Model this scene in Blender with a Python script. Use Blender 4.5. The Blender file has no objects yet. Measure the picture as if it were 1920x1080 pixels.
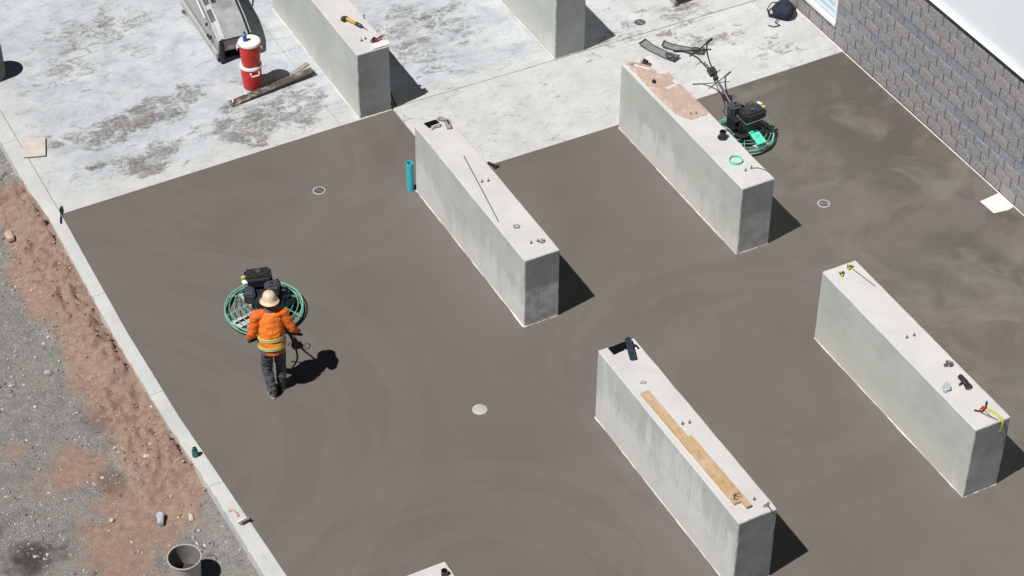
import bpy, bmesh, math, random
from mathutils import Vector, Matrix, noise
R = math.radians
random.seed(7)
scn = bpy.context.scene
C = scn.collection

# ------------------------------------------------------------------ camera, sky, sun, exposure
cam_d = bpy.data.cameras.new('camera'); cam = bpy.data.objects.new('camera', cam_d); C.objects.link(cam)
scn.camera = cam
cam_d.sensor_width = 36.0; cam_d.lens = 4205.45 / 1920 * 36.0; cam_d.clip_end = 2000; cam_d.clip_start = .5
YAW, PITCH, ROLL = R(27.9046), R(40.6226), R(.5185)
cam.location = (-6.877, -16.531, 22.829)
dv = Vector((math.sin(YAW) * math.cos(PITCH), math.cos(YAW) * math.cos(PITCH), -math.sin(PITCH)))
rv = Vector((math.cos(YAW), -math.sin(YAW), 0)); uv = rv.cross(dv)
r2 = math.cos(ROLL) * rv + math.sin(ROLL) * uv; u2 = -math.sin(ROLL) * rv + math.cos(ROLL) * uv
cam.rotation_euler = Matrix((r2, u2, -dv)).transposed().to_euler()

SUN = Vector((.562, .106, -1)).normalized()          # direction the light travels
w = bpy.data.worlds.new('World'); scn.world = w; w.use_nodes = True
nt = w.node_tree; bg = nt.nodes['Background']
sky = nt.nodes.new('ShaderNodeTexSky'); sky.sky_type = 'NISHITA'; sky.sun_disc = False
sky.sun_elevation = math.asin(-SUN.z); sky.sun_rotation = math.atan2(-SUN.x, -SUN.y)
sky.altitude = 2600; sky.dust_density = 0.; sky.air_density = .2; sky.ozone_density = .8
nt.links.new(sky.outputs[0], bg.inputs[0]); bg.inputs[1].default_value = .05
sl = bpy.data.lights.new('sun', 'SUN'); so = bpy.data.objects.new('sun', sl); C.objects.link(so)
sl.energy = 5.0; sl.angle = R(.53); sl.color = (1, .975, .945)
so.rotation_euler = SUN.to_track_quat('-Z', 'Y').to_euler(); so.location = (-20, -5, 40)
vs = scn.view_settings; vs.view_transform = 'Standard'; vs.look = 'None'; vs.exposure = 0.0; vs.gamma = 1
vs.use_curve_mapping = False
scn.cycles.max_bounces = 6; scn.cycles.diffuse_bounces = 2

# ------------------------------------------------------------------ mesh builder
class MB:
    def __init__(s): s.v = []; s.f = []
    def add(s, vs_, fs, M=None):
        b = len(s.v)
        s.v += [tuple(M @ Vector(p)) if M else tuple(p) for p in vs_]
        s.f += [tuple(b + i for i in f) for f in fs]; return s
    def box(s, c, d, rz=0, rx=0, ry=0):
        x, y, z = d[0] / 2, d[1] / 2, d[2] / 2
        M = Matrix.Translation(c) @ Matrix.Rotation(rz, 4, 'Z') @ Matrix.Rotation(ry, 4, 'Y') @ Matrix.Rotation(rx, 4, 'X')
        return s.add([(-x,-y,-z),(x,-y,-z),(x,y,-z),(-x,y,-z),(-x,-y,z),(x,-y,z),(x,y,z),(-x,y,z)],
                     [(3,2,1,0),(4,5,6,7),(0,1,5,4),(1,2,6,5),(2,3,7,6),(3,0,4,7)], M)
    def prism(s, poly, z0, z1):
        n = len(poly)
        return s.add([(p[0], p[1], z0) for p in poly] + [(p[0], p[1], z1) for p in poly],
                     [tuple(range(n - 1, -1, -1)), tuple(range(n, 2 * n))] + [(i, (i + 1) % n, n + (i + 1) % n, n + i) for i in range(n)])
    def tube(s, pts, r, n=8, closed=False, cap=True):
        P = [Vector(p) for p in pts]; k = len(P)
        rr = r if isinstance(r, (list, tuple)) else [r] * k
        vs_, fs = [], []; prev = None
        for i in range(k):
            if closed: t = P[(i + 1) % k] - P[i - 1]
            else: t = P[min(i + 1, k - 1)] - P[max(i - 1, 0)]
            t = t.normalized() if t.length > 1e-9 else Vector((0, 0, 1))
            if prev is None:
                a = Vector((0, 0, 1)) if abs(t.z) < .9 else Vector((1, 0, 0)); e = t.cross(a).normalized()
            else:
                e = prev - t * prev.dot(t)
                e = e.normalized() if e.length > 1e-6 else t.orthogonal().normalized()
            prev = e; g = t.cross(e); q = rr[i] if isinstance(rr[i], (tuple, list)) else (rr[i], rr[i])
            for j in range(n):
                a = 2 * math.pi * j / n
                vs_.append(P[i] + e * (math.cos(a) * q[0]) + g * (math.sin(a) * q[1]))
        for i in range(k if closed else k - 1):
            for j in range(n):
                a, b = i * n + j, i * n + (j + 1) % n; c2, d2 = ((i + 1) % k) * n + (j + 1) % n, ((i + 1) % k) * n + j
                fs.append((a, b, c2, d2))
        if not closed and cap:
            fs.append(tuple(range(n - 1, -1, -1))); fs.append(tuple(range((k - 1) * n, k * n)))
        return s.add(vs_, fs)
    def ring(s, c, rad, r, n=40, m=6, sc=(1, 1)):
        return s.tube([(c[0] + math.cos(2 * math.pi * i / n) * rad * sc[0], c[1] + math.sin(2 * math.pi * i / n) * rad * sc[1], c[2]) for i in range(n)], r, m, True)
    def lathe(s, prof, c=(0, 0, 0), n=28, M=None, open_=False):
        vs_, fs = [], []
        for (r, z) in prof:
            for j in range(n):
                a = 2 * math.pi * j / n; vs_.append((c[0] + r * math.cos(a), c[1] + r * math.sin(a), c[2] + z))
        for i in range(len(prof) - 1):
            for j in range(n): fs.append((i*n+j, i*n+(j+1)%n, (i+1)*n+(j+1)%n, (i+1)*n+j))
        shut = open_ or prof[0] == prof[-1]
        if prof[0][0] > 1e-5 and not shut: fs.append(tuple(range(n - 1, -1, -1)))
        if prof[-1][0] > 1e-5 and not shut: fs.append(tuple(range((len(prof) - 1) * n, len(prof) * n)))
        return s.add(vs_, fs, M)
    def ball(s, c, d, M0=None, n=12, m=8):
        vs_ = []; fs = []
        for i in range(m + 1):
            t = math.pi * i / m
            for j in range(n):
                a = 2 * math.pi * j / n; vs_.append((d[0]*math.sin(t)*math.cos(a), d[1]*math.sin(t)*math.sin(a), -d[2]*math.cos(t)))
        for i in range(m):
            for j in range(n): fs.append((i*n+j, i*n+(j+1)%n, (i+1)*n+(j+1)%n, (i+1)*n+j))
        M = Matrix.Translation(c) @ (M0 if M0 else Matrix())
        return s.add(vs_, fs, M)
    def mesh(s, name, bevel=0, segs=1, ang=35, smooth=True):
        me = bpy.data.meshes.new(name); me.from_pydata(s.v, [], s.f)
        bm = bmesh.new(); bm.from_mesh(me)
        bmesh.ops.remove_doubles(bm, verts=bm.verts, dist=1e-5)
        bmesh.ops.recalc_face_normals(bm, faces=bm.faces)
        if bevel:
            ed = [e for e in bm.edges if len(e.link_faces) == 2 and e.calc_face_angle(0) > R(30)]
            bmesh.ops.bevel(bm, geom=ed, offset=bevel, segments=segs, affect='EDGES', clamp_overlap=True)
        bm.to_mesh(me); bm.free()
        if smooth:
            me.shade_smooth(); me.set_sharp_from_angle(angle=R(ang))
        return me
    def build(s, name, mt, parent=None, loc=(0, 0, 0), rz=0, **k):
        return obj(name, s.mesh(name, **k), mt, parent, loc, rz)

def obj(name, me, mt, parent=None, loc=(0, 0, 0), rz=0):
    o = bpy.data.objects.new(name, me); C.objects.link(o)
    if mt and not me.materials: me.materials.append(mt)
    o.location = loc; o.rotation_euler = (0, 0, rz)
    if parent: o.parent = parent
    return o
def tag(o, label, cat=None, group=None, kind=None):
    if label: o['label'] = label
    if cat: o['category'] = cat
    if group: o['group'] = group
    if kind: o['kind'] = kind
    return o
def thing(name, label, cat, loc=(0, 0, 0), rz=0, group=None):
    o = bpy.data.objects.new(name, None); C.objects.link(o); o.empty_display_size = .1
    o.location = loc; o.rotation_euler = (0, 0, rz)
    return tag(o, label, cat, group)
def struct(o): o['kind'] = 'structure'; return o

# ------------------------------------------------------------------ materials
def N(nt, t, **k):
    n = nt.nodes.new(t)
    for a, b in k.items(): setattr(n, a, b)
    return n
class Mat:
    def __init__(s, name, rough=.7, metal=0., spec=.5):
        s.m = bpy.data.materials.new(name); s.m.use_nodes = True; s.t = s.m.node_tree
        s.b = s.t.nodes['Principled BSDF']; s.b.inputs['Roughness'].default_value = rough
        s.b.inputs['Metallic'].default_value = metal; s.b.inputs['Specular IOR Level'].default_value = spec
        s.g = N(s.t, 'ShaderNodeNewGeometry'); s.pos = s.g.outputs['Position']
    def L(s, a, b): s.t.links.new(a, b)
    def mapv(s, scale=(1, 1, 1), rot=(0, 0, 0), loc=(0, 0, 0), src=None):
        n = N(s.t, 'ShaderNodeMapping'); n.inputs['Scale'].default_value = scale; n.inputs['Rotation'].default_value = rot
        n.inputs['Location'].default_value = loc; s.L(src or s.pos, n.inputs['Vector']); return n.outputs[0]
    def noise(s, scale, detail=5, rough=.6, vec=None, dist=0.):
        n = N(s.t, 'ShaderNodeTexNoise'); n.inputs['Scale'].default_value = scale; n.inputs['Detail'].default_value = detail
        n.inputs['Roughness'].default_value = rough; n.inputs['Distortion'].default_value = dist
        s.L(vec or s.pos, n.inputs['Vector']); return n.outputs['Fac']
    def ramp(s, fac, stops, interp='LINEAR'):
        n = N(s.t, 'ShaderNodeValToRGB'); n.color_ramp.interpolation = interp
        el = n.color_ramp.elements
        while len(el) < len(stops): el.new(.5)
        for e, (p, c) in zip(el, stops):
            e.position = p; e.color = (c, c, c, 1) if not isinstance(c, (tuple, list)) else (*c[:3], 1)
        s.L(fac, n.inputs[0]); return n.outputs[0]
    def mix(s, fac, a, b, mode='MIX'):
        n = N(s.t, 'ShaderNodeMix', data_type='RGBA', blend_type=mode); 
        for i, x in ((0, fac), (6, a), (7, b)):
            if isinstance(x, (int, float)): n.inputs[i].default_value = x if i == 0 else (x, x, x, 1)
            elif isinstance(x, (tuple, list)): n.inputs[i].default_value = (*x[:3], 1)
            else: s.L(x, n.inputs[i])
        return n.outputs[2]
    def math(s, op, a, b=0., c=None):
        n = N(s.t, 'ShaderNodeMath', operation=op)
        for i, x in enumerate((a, b, c)):
            if x is None: continue
            if isinstance(x, (int, float)): n.inputs[i].default_value = x
            else: s.L(x, n.inputs[i])
        return n.outputs[0]
    def col(s, c):
        if isinstance(c, (tuple, list)): s.b.inputs['Base Color'].default_value = (*c[:3], 1)
        else: s.L(c, s.b.inputs['Base Color'])
    def rough(s, c): s.L(c, s.b.inputs['Roughness'])
    def bump(s, h, strength=.3, dist=.01):
        n = N(s.t, 'ShaderNodeBump'); n.inputs['Strength'].default_value = strength; n.inputs['Distance'].default_value = dist
        s.L(h, n.inputs['Height']); s.L(n.outputs[0], s.b.inputs['Normal'])
    def sep(s):
        n = N(s.t, 'ShaderNodeSeparateXYZ'); s.L(s.pos, n.inputs[0]); return n.outputs

def plain(name, c, rough=.5, metal=0., var=.25, scale=14, bump=0., spec=.5, dirt=None, dirtamt=.5, dscale=5):
    M = Mat(name, rough, metal, spec)
    n = M.noise(scale, 4, .6)
    lo = tuple(x * (1 - var) for x in c); hi = tuple(min(1, x * (1 + var)) for x in c)
    o = M.ramp(n, [(.3, lo), (.7, hi)])
    if dirt:
        o = M.mix(M.ramp(M.noise(dscale, 6, .7), [(.5 , 0.), (.68, dirtamt)]), o, dirt)
    M.col(o)
    if bump: M.bump(M.noise(scale * 4, 4, .6), bump, .004)
    return M.m

MT = {}
def mk_old():
    M = Mat('old_concrete', .8, 0, .3)
    x, y, z = M.sep()
    big = M.noise(.5, 5, .6, dist=.6); mid = M.noise(1.7, 6, .62, dist=.6)
    streak = M.noise(2.3, 10, .76, vec=M.mapv((1.0, 1.9, 1), (0, 0, R(22))), dist=1.0)
    blot = M.noise(3.0, 8, .72, vec=M.mapv((1.0, 1.5, 1), (0, 0, R(15)), (4, 2, 0)), dist=.7)
    fine = M.noise(14, 8, .76); sp = M.noise(38, 4, .65)
    base = M.ramp(M.math('ADD', M.math('MULTIPLY', mid, .65), M.math('MULTIPLY', fine, .35)), [(.33, (.33, .365, .40)), (.46, (.45, .485, .515)), (.56, (.52, .545, .565)), (.68, (.60, .615, .62))])
    cream = M.math('MAXIMUM', M.ramp(M.math('DIVIDE', x, 14.), [(.66, 0.), (.84, .75)]), M.math('MAXIMUM',
        M.ramp(M.math('ADD', M.math('DIVIDE', M.math('ADD', y, -12.0), 1.4), M.math('MULTIPLY', mid, .5)), [(.42, .8), (.62, 0.)]), M.ramp(M.math('ADD', x, mid), [(.50, .8), (1., 0.)])))
    base = M.mix(cream, base, M.ramp(mid, [(.3, (.48, .475, .45)), (.7, (.57, .565, .545))]))
    # trodden dirt: stains where the crew worked, (x, y, half sizes, strength)
    wn = N(M.t, 'ShaderNodeTexNoise'); wn.inputs['Scale'].default_value = 1.3; wn.inputs['Detail'].default_value = 5; M.L(M.pos, wn.inputs['Vector'])
    wv = N(M.t, 'ShaderNodeVectorMath', operation='MULTIPLY_ADD'); M.L(wn.outputs['Color'], wv.inputs[0]); wv.inputs[1].default_value = (2.6, 1.8, 0); wv.inputs[2].default_value = (-1.3, -.9, 0)
    wp = N(M.t, 'ShaderNodeVectorMath', operation='ADD'); M.L(M.pos, wp.inputs[0]); M.L(wv.outputs[0], wp.inputs[1]); wpos = wp.outputs[0]
    tot = None
    for cx, cy, rx, ry, am in ((1.6, 13.9, 1.0, .42, 1.), (1.55, 12.85, .8, .45, .95), (2.55, 14.1, .7, .4, .8), (3.9, 12.95, 1.1, .5, .85), (.75, 13.85, .5, .4, .7), (2.3, 16.8, 1.3, .6, .45), (1.3, 15.9, 1.0, .6, .35), (4.4, 13.5, .5, .9, .5), (7.2, 14.0, 1.4, 1.0, .5), (7.0, 12.9, .9, .6, .45), (11.8, 11.5, .5, .5, .6), (12.0, 12.4, .7, .4, .6), (10.6, 12.3, .8, .25, .5), (12.9, 10.8, .6, .4, .35)):
        v = N(M.t, 'ShaderNodeVectorMath', operation='MULTIPLY_ADD'); M.L(wpos, v.inputs[0]); v.inputs[1].default_value = (.8 / rx, .8 / ry, 0); v.inputs[2].default_value = (-.8 * cx / rx, -.8 * cy / ry, 0)
        ln = N(M.t, 'ShaderNodeVectorMath', operation='LENGTH'); M.L(v.outputs[0], ln.inputs[0])
        e = M.ramp(ln.outputs['Value'], [(.0, am), (.4, am * .9), (1., 0.)], 'EASE')
        tot = e if tot is None else M.math('MAXIMUM', tot, e)
    s1 = M.ramp(M.math('ADD', M.math('MULTIPLY', tot, .17), M.math('ADD', M.math('MULTIPLY', streak, .7), M.math('MULTIPLY', fine, .3))), [(.555, 0.), (.61, .5), (.66, .85), (.74, 1.)])
    stc = M.ramp(M.noise(1.6, 4), [(.35, (.095, .078, .064)), (.6, (.19, .172, .155))])
    c = M.mix(M.math('MULTIPLY', s1, .4), base, stc)
    s3 = M.math('MULTIPLY', M.ramp(blot, [(.53, 0.), (.64, .85)]), M.ramp(fine, [(.38, .1), (.58, 1.)]))
    c = M.mix(M.math('MULTIPLY', s3, M.math('SUBTRACT', .72, M.math('MULTIPLY', cream, .35))), c, (.26, .25, .24))
    greyw = M.math('MULTIPLY', M.ramp(big, [(.42, 0.), (.60, .7)]), M.ramp(streak, [(.42, .2), (.58, 1.)]))
    c = M.mix(M.math('MULTIPLY', greyw, M.math('SUBTRACT', 1., cream)), c, (.36, .375, .39))
    c = M.mix(M.ramp(sp, [(.57, 0.), (.70, .4)]), c, (.22, .21, .20))
    c = M.mix(M.ramp(M.noise(7, 9, .8, vec=M.mapv((1, 1.6, 1), (0, 0, R(20)))), [(.56, 0.), (.64, .45)]), c, (.27, .265, .26))
    c = M.mix(M.ramp(M.noise(6, 9, .8, vec=M.mapv((1, 1.6, 1), (0, 0, R(20)), (3, 3, 3))), [(.56, 0.), (.64, .5)]), c, (.64, .65, .65))
    c = M.mix(M.math('MULTIPLY', s1, M.ramp(fine, [(.36, .35), (.55, .95)])), c, stc)
    M.col(c); M.bump(fine, .22, .006); return M.m
MT['old'] = mk_old()
def mk_new():
    M = Mat('fresh_concrete', .55, 0, .3)
    x, y, z = M.sep()
    big = M.noise(.33, 5, .55, dist=.9); mid = M.noise(1.1, 5, .55, dist=.8); fine = M.noise(60, 3, .6)
    c = M.ramp(big, [(.3, (.126, .110, .095)), (.5, (.145, .127, .112)), (.68, (.158, .139, .124))])
    c = M.mix(M.ramp(M.noise(.5, 4, .55, vec=M.mapv(loc=(2, 9, 0)), dist=.8), [(.45, 0.), (.58, .85)]), c, (.141, .127, .107))
    # long sweeps left by the trowel: noise stretched along arcs about several centres
    for k, (cx, cy, rad, fr, lo_) in enumerate([(-1.5, 6.5, 5.6, 1.5, .47), (2.3, 1.2, 3.4, 2.0, .46), (8.0, 3.6, 3.6, 1.6, .49), (12.2, 5.2, 3.2, 1.9, .46), (3.6, 12.0, 3.6, 1.5, .50)]):
        v = N(M.t, 'ShaderNodeVectorMath', operation='SUBTRACT'); M.L(M.pos, v.inputs[0]); v.inputs[1].default_value = (cx, cy, 0)
        ln = N(M.t, 'ShaderNodeVectorMath', operation='LENGTH'); M.L(v.outputs[0], ln.inputs[0]); r = ln.outputs['Value']
        sp = N(M.t, 'ShaderNodeSeparateXYZ'); M.L(v.outputs[0], sp.inputs[0])
        an = M.math('ARCTAN2', sp.outputs[1], sp.outputs[0])
        cb = N(M.t, 'ShaderNodeCombineXYZ'); M.L(M.math('ADD', M.math('MULTIPLY', r, fr), M.math('MULTIPLY', mid, .5)), cb.inputs[0]); M.L(M.math('MULTIPLY', an, .8), cb.inputs[1]); cb.inputs[2].default_value = k * 5.
        nz = M.noise(1.0, 3, .5, vec=cb.outputs[0])
        st = M.math('MULTIPLY', M.ramp(nz, [(lo_, 0.), (lo_ + .035, .8), (lo_ + .2, 0.)]), M.ramp(M.math('DIVIDE', r, rad), [(.2, 0.), (.4, 1.), (.8, 1.), (1., 0.)]))
        c = M.mix(M.math('MULTIPLY', st, .28), c, (.186, .164, .149))
        dk = M.math('MULTIPLY', M.ramp(nz, [(lo_ - .16, 0.), (lo_ - .02, .7), (lo_, 0.)]), M.ramp(M.math('DIVIDE', r, rad), [(.2, 0.), (.4, 1.), (.8, 1.), (1., 0.)]))
        c = M.mix(M.math('MULTIPLY', dk, .20), c, (.118, .104, .091))
    # still damp and darker towards the block wall
    wall_ = M.ramp(M.math('DIVIDE', x, 14.), [(.62, 0.), (.92, 1.)])
    d = N(M.t, 'ShaderNodeVectorMath', operation='DISTANCE'); M.L(M.pos, d.inputs[0]); d.inputs[1].default_value = (12.9, 8.9, 0)
    near = M.ramp(M.math('DIVIDE', d.outputs['Value'], 2.6), [(.1, .30), (1., 0.)])
    wn = M.noise(.75, 5, .6, dist=1.0)
    wet = M.math('MULTIPLY', wall_, M.ramp(M.math('ADD', wn, M.math('MULTIPLY', near, .8)), [(.46, 0.), (.62, 1.)]))
    c = M.mix(M.math('MULTIPLY', wet, .62), c, (.070, .064, .053))
    lt = M.math('MULTIPLY', wall_, M.ramp(M.noise(.9, 5, .6, vec=M.mapv(loc=(5, 1, 0)), dist=.9), [(.50, 0.), (.66, .6)]))
    c = M.mix(lt, c, (.205, .192, .168))
    c = M.mix(.10, c, M.ramp(fine, [(.3, .09), (.7, .19)]))
    c = M.mix(M.ramp(M.noise(19, 3, .5), [(.74, 0.), (.78, .35)]), c, (.09, .08, .07))
    M.col(c); M.rough(M.ramp(mid, [(.3, .50), (.7, .64)])); M.bump(M.noise(5, 3), .06, .01); return M.m
MT['new'] = mk_new()
def mk_pier():
    M = Mat('pier_concrete', .82, 0, .3)
    x, y, z = M.sep()
    oi = N(M.t, 'ShaderNodeObjectInfo'); oc = N(M.t, 'ShaderNodeSeparateColor'); M.L(oi.outputs['Color'], oc.inputs[0])
    nrm = N(M.t, 'ShaderNodeSeparateXYZ'); M.L(M.g.outputs['True Normal'], nrm.inputs[0])
    vert = M.mapv((2.6, 2.6, .30)); dr = M.noise(3.2, 8, .72, vec=vert, dist=.7)
    patch = M.noise(.85, 4, .6, vec=M.mapv((1, 1, .7), loc=(3.3, 1.7, 0)), dist=.3)
    mid = M.noise(1.8, 6, .65); fine = M.noise(22, 5, .65)
    side = M.ramp(mid, [(.3, (.43, .465, .42)), (.7, (.515, .55, .505))])
    side = M.mix(M.ramp(M.noise(1.3, 5, .6, vec=M.mapv((1, 1, .4), loc=(7, 7, 1))), [(.45, 0.), (.65, .45)]), side, (.40, .44, .415))
    h = M.math('DIVIDE', z, 1.3)
    # formwork panels leave steps along the length
    stp = M.math('FRACT', M.math('MULTIPLY', M.math('ADD', y, M.math('MULTIPLY', x, .37)), .82))
    pan = M.ramp(stp, [(.0, .10), (.30, .02), (.305, -.12 + .12), (.62, .12), (.625, .0), (1., .06)])
    lv = M.math('ADD', M.math('ADD', M.math('MULTIPLY', patch, 1.0), M.math('MULTIPLY', dr, .75)), M.math('ADD', pan, M.math('MULTIPLY', h, -.42)))
    lv = M.math('ADD', lv, M.math('MULTIPLY', M.math('SUBTRACT', oc.outputs[0], 1.), .55))
    bloom = M.ramp(lv, [(.58, 0.), (.66, .45), (.76, .8), (.95, .95)])
    side = M.mix(bloom, side, M.ramp(fine, [(.35, (.58, .60, .59)), (.65, (.70, .71, .70))]))
    pk = M.math('MULTIPLY', M.ramp(M.math('ADD', h, M.math('MULTIPLY', M.math('SUBTRACT', mid, .5), .5)), [(.0, 1.), (.45, 0.)]), .55)
    side = M.mix(pk, side, (.60, .565, .53))
    side = M.mix(M.ramp(M.noise(15, 3, .5), [(.70, 0.), (.73, .7)]), side, (.20, .21, .20))
    lift = M.math('ABSOLUTE', M.math('SUBTRACT', M.math('ADD', h, M.math('MULTIPLY', mid, .03)), .56))
    side = M.mix(M.ramp(lift, [(.0, .25), (.012, 0.)]), side, (.28, .29, .28))
    top = M.ramp(M.noise(1.6, 6, .65), [(.3, (.51, .50, .485)), (.7, (.60, .59, .575))])
    top = M.mix(M.ramp(fine, [(.56, 0.), (.74, .35)]), top, (.42, .41, .40))
    top = M.mix(M.ramp(M.noise(3, 6, .7, vec=M.mapv(loc=(2, 5, 8))), [(.58, 0.), (.7, .35)]), top, (.40, .39, .37))
    # stripped end: its shade painted in as a darker colour, rough pale patch low down on some piers
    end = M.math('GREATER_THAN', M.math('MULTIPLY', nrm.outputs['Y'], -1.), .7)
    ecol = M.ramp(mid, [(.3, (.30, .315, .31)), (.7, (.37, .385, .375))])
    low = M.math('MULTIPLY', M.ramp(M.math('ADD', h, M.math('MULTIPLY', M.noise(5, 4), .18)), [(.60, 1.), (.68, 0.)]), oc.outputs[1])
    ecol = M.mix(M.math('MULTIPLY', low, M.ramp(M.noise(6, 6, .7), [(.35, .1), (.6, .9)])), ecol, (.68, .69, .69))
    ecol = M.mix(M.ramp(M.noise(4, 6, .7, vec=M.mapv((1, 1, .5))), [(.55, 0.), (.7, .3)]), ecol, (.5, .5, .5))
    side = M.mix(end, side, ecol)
    c = M.mix(M.ramp(nrm.outputs['Z'], [(.55, 0.), (.8, 1.)]), side, top)
    M.col(c); M.bump(M.math('ADD', fine, M.math('MULTIPLY', M.noise(70, 2), .6)), .22, .005); return M.m
MT['pier'] = mk_pier()
def mk_kerb():
    M = Mat('kerb_concrete', .8, 0, .3); f = M.noise(9, 6, .7)
    c = M.ramp(M.noise(1.3, 6, .65), [(.3, (.46, .47, .46)), (.7, (.575, .58, .57))])
    c = M.mix(M.ramp(f, [(.52, 0.), (.72, .5)]), c, (.42, .40, .37))
    c = M.mix(M.ramp(M.noise(2.2, 6, .7, vec=M.mapv(loc=(1, 5, 2))), [(.55, 0.), (.7, .55)]), c, (.52, .46, .40))
    M.col(c); M.bump(f, .3, .006); return M.m
MT['kerb'] = mk_kerb()
def mk_ground():
    M = Mat('dirt_and_gravel', .95, 0, .15)
    at = N(M.t, 'ShaderNodeAttribute'); at.attribute_name = 'dirt'; d = at.outputs['Fac']
    n1 = M.noise(3, 8, .75); n2 = M.noise(30, 6, .75); n3 = M.noise(9, 5, .7)
    gv = M.ramp(n2, [(.3, (.16, .156, .148)), (.48, (.315, .307, .292)), (.62, (.46, .45, .432)), (.75, (.62, .61, .59))])
    gv = M.mix(M.ramp(n1, [(.35, .55), (.65, 0.)]), gv, (.23, .215, .195))
    gv = M.mix(M.ramp(M.noise(6.5, 8, .8, dist=.4), [(.38, .7), (.52, 0.)]), gv, (.17, .164, .155))
    gv = M.mix(M.ramp(M.noise(4.5, 8, .8, vec=M.mapv(loc=(8, 1, 0))), [(.52, 0.), (.68, .6)]), gv, (.44, .43, .41))
    rd = M.ramp(n3, [(.25, (.285, .185, .142)), (.5, (.40, .275, .217)), (.75, (.52, .385, .315))])
    rd = M.mix(M.ramp(n2, [(.5, 0.), (.75, .45)]), rd, (.55, .43, .35))
    gv = M.mix(M.ramp(M.noise(1.6, 6, .7, vec=M.mapv(loc=(4, 4, 0))), [(.42, 0.), (.66, .75)]), gv, M.ramp(n2, [(.3, (.27, .24, .215)), (.7, (.43, .39, .355))]))
    dd = M.ramp(M.math('ADD', d, M.math('MULTIPLY', M.math('SUBTRACT', M.noise(5, 8, .78), .5), 1.1)), [(.28, 0.), (.5, .55), (.74, 1.)])
    c = M.mix(dd, gv, rd)
    wt = N(M.t, 'ShaderNodeAttribute'); wt.attribute_name = 'damp'
    c = M.mix(M.math('MULTIPLY', wt.outputs['Fac'], M.ramp(n1, [(.3, .4), (.55, .85)])), c, (.05, .045, .042))
    M.col(c); M.bump(M.math('ADD', M.math('MULTIPLY', n2, 1.3), M.noise(85, 3)), .9, .03); return M.m
MT['ground'] = mk_ground()
def mk_peb():
    M = Mat('pebbles', .9, 0, .2)
    M.col(M.ramp(M.g.outputs['Random Per Island'], [(0, (.13, .125, .12)), (.5, (.30, .295, .285)), (.85, (.46, .45, .44)), (1, (.62, .60, .58))])); return M.m
MT['pebble'] = mk_peb()
def mk_clod():
    M = Mat('clods', .95, 0, .1)
    M.col(M.ramp(M.g.outputs['Random Per Island'], [(0, (.26, .17, .125)), (.5, (.40, .28, .21)), (1, (.52, .40, .33))])); return M.m
MT['clod'] = mk_clod()
def mk_block(name, lo, hi, pink, bumpd, sc):
    M = Mat(name, .85, 0, .3); oi = N(M.t, 'ShaderNodeObjectInfo'); r = oi.outputs['Random']
    f = M.noise(sc, 7, .75); g = M.noise(sc * 3.5, 4, .7)
    c = M.ramp(f, [(.28, lo), (.72, hi)])
    c = M.mix(M.ramp(r, [(.1, 0.), (.55, .15), (.62, .75), (.9, .85), (.91, .2)]), c, M.ramp(f, [(.28, tuple(a * .62 for a in pink)), (.72, pink)]))
    c = M.mix(M.ramp(g, [(.52, 0.), (.62, .8)]), c, tuple(a * .42 for a in lo))
    M.col(c); M.bump(M.math('ADD', f, M.math('MULTIPLY', g, .7)), .8, bumpd); return M.m
MT['block'] = mk_block('split_face_block', (.15, .15, .157), (.58, .58, .585), (.51, .485, .48), .02, 26)
MT['sblock'] = mk_block('smooth_block', (.27, .29, .32), (.325, .345, .375), (.32, .345, .38), .002, 8)
MT['mortar'] = plain('dark_mortar', (.04, .04, .042), .95)
MT['siding'] = plain('white_metal_siding', (.80, .86, .885), .45, 0, .02, 1.5, dirt=(.62, .64, .64), dirtamt=.14, dscale=2.2)
MT['white'] = plain('white_paint', (.82, .82, .82), .45, 0, .04)
MT['offwhite'] = plain('offwhite', (.68, .67, .65), .7, 0, .1, 9)
MT['black'] = plain('black_plastic', (.018, .018, .02), .42, 0, .3, 20, dirt=(.16, .155, .15), dirtamt=.25, dscale=18)
MT['blackm'] = plain('black_metal', (.022, .022, .025), .38, .2, .3, 20, dirt=(.2, .19, .18), dirtamt=.3, dscale=25)
MT['rubber'] = plain('rubber', (.012, .012, .014), .6)
MT['dgrey'] = plain('dark_grey_plastic', (.055, .062, .07), .45, 0, .25, 20)
MT['steel'] = plain('bare_steel', (.46, .46, .46), .42, .6, .2, 16, dirt=(.36, .35, .33), dirtamt=.7, dscale=10)
MT['zinc'] = plain('zinc_bolt', (.22, .22, .225), .4, .6, .25, 30)
MT['green'] = plain('green_guard', (.16, .46, .34), .42, 0, .15, 12, dirt=(.45, .46, .43), dirtamt=.45, dscale=9)
MT['teal'] = plain('teal_plastic', (.10, .66, .48), .4, 0, .08)
MT['cyan'] = plain('cyan_pvc', (.05, .52, .60), .38, 0, .08)
MT['blade'] = plain('blade_concrete', (.58, .58, .57), .6, .2, .25, 18)
MT['red'] = plain('cooler_red', (.56, .026, .02), .4, 0, .05, 4)
MT['coolwhite'] = plain('cooler_white', (.80, .78, .76), .42, 0, .06, 6)
MT['blue'] = plain('blue_bottle', (.01, .10, .34), .3, 0, .1)
MT['hood'] = plain('grey_hood', (.38, .39, .395), .5, .2, .16, 5, dirt=(.17, .17, .18), dirtamt=.7, dscale=3.2)
MT['hood2'] = plain('grey_panel', (.40, .41, .40), .55, .1, .2, 6, dirt=(.27, .26, .25), dirtamt=.6, dscale=6)
MT['front'] = plain('dark_panel', (.34, .32, .32), .55, 0, .2, 9)
MT['brown'] = plain('dark_board', (.085, .062, .05), .8, 0, .35, 9, dirt=(.50, .49, .48), dirtamt=.85, dscale=4)
MT['redbrown'] = plain('red_brown', (.11, .05, .042), .75, 0, .3, 9)
MT['yellow'] = plain('yellow_plastic', (.55, .33, .04), .45, 0, .15)
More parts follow.
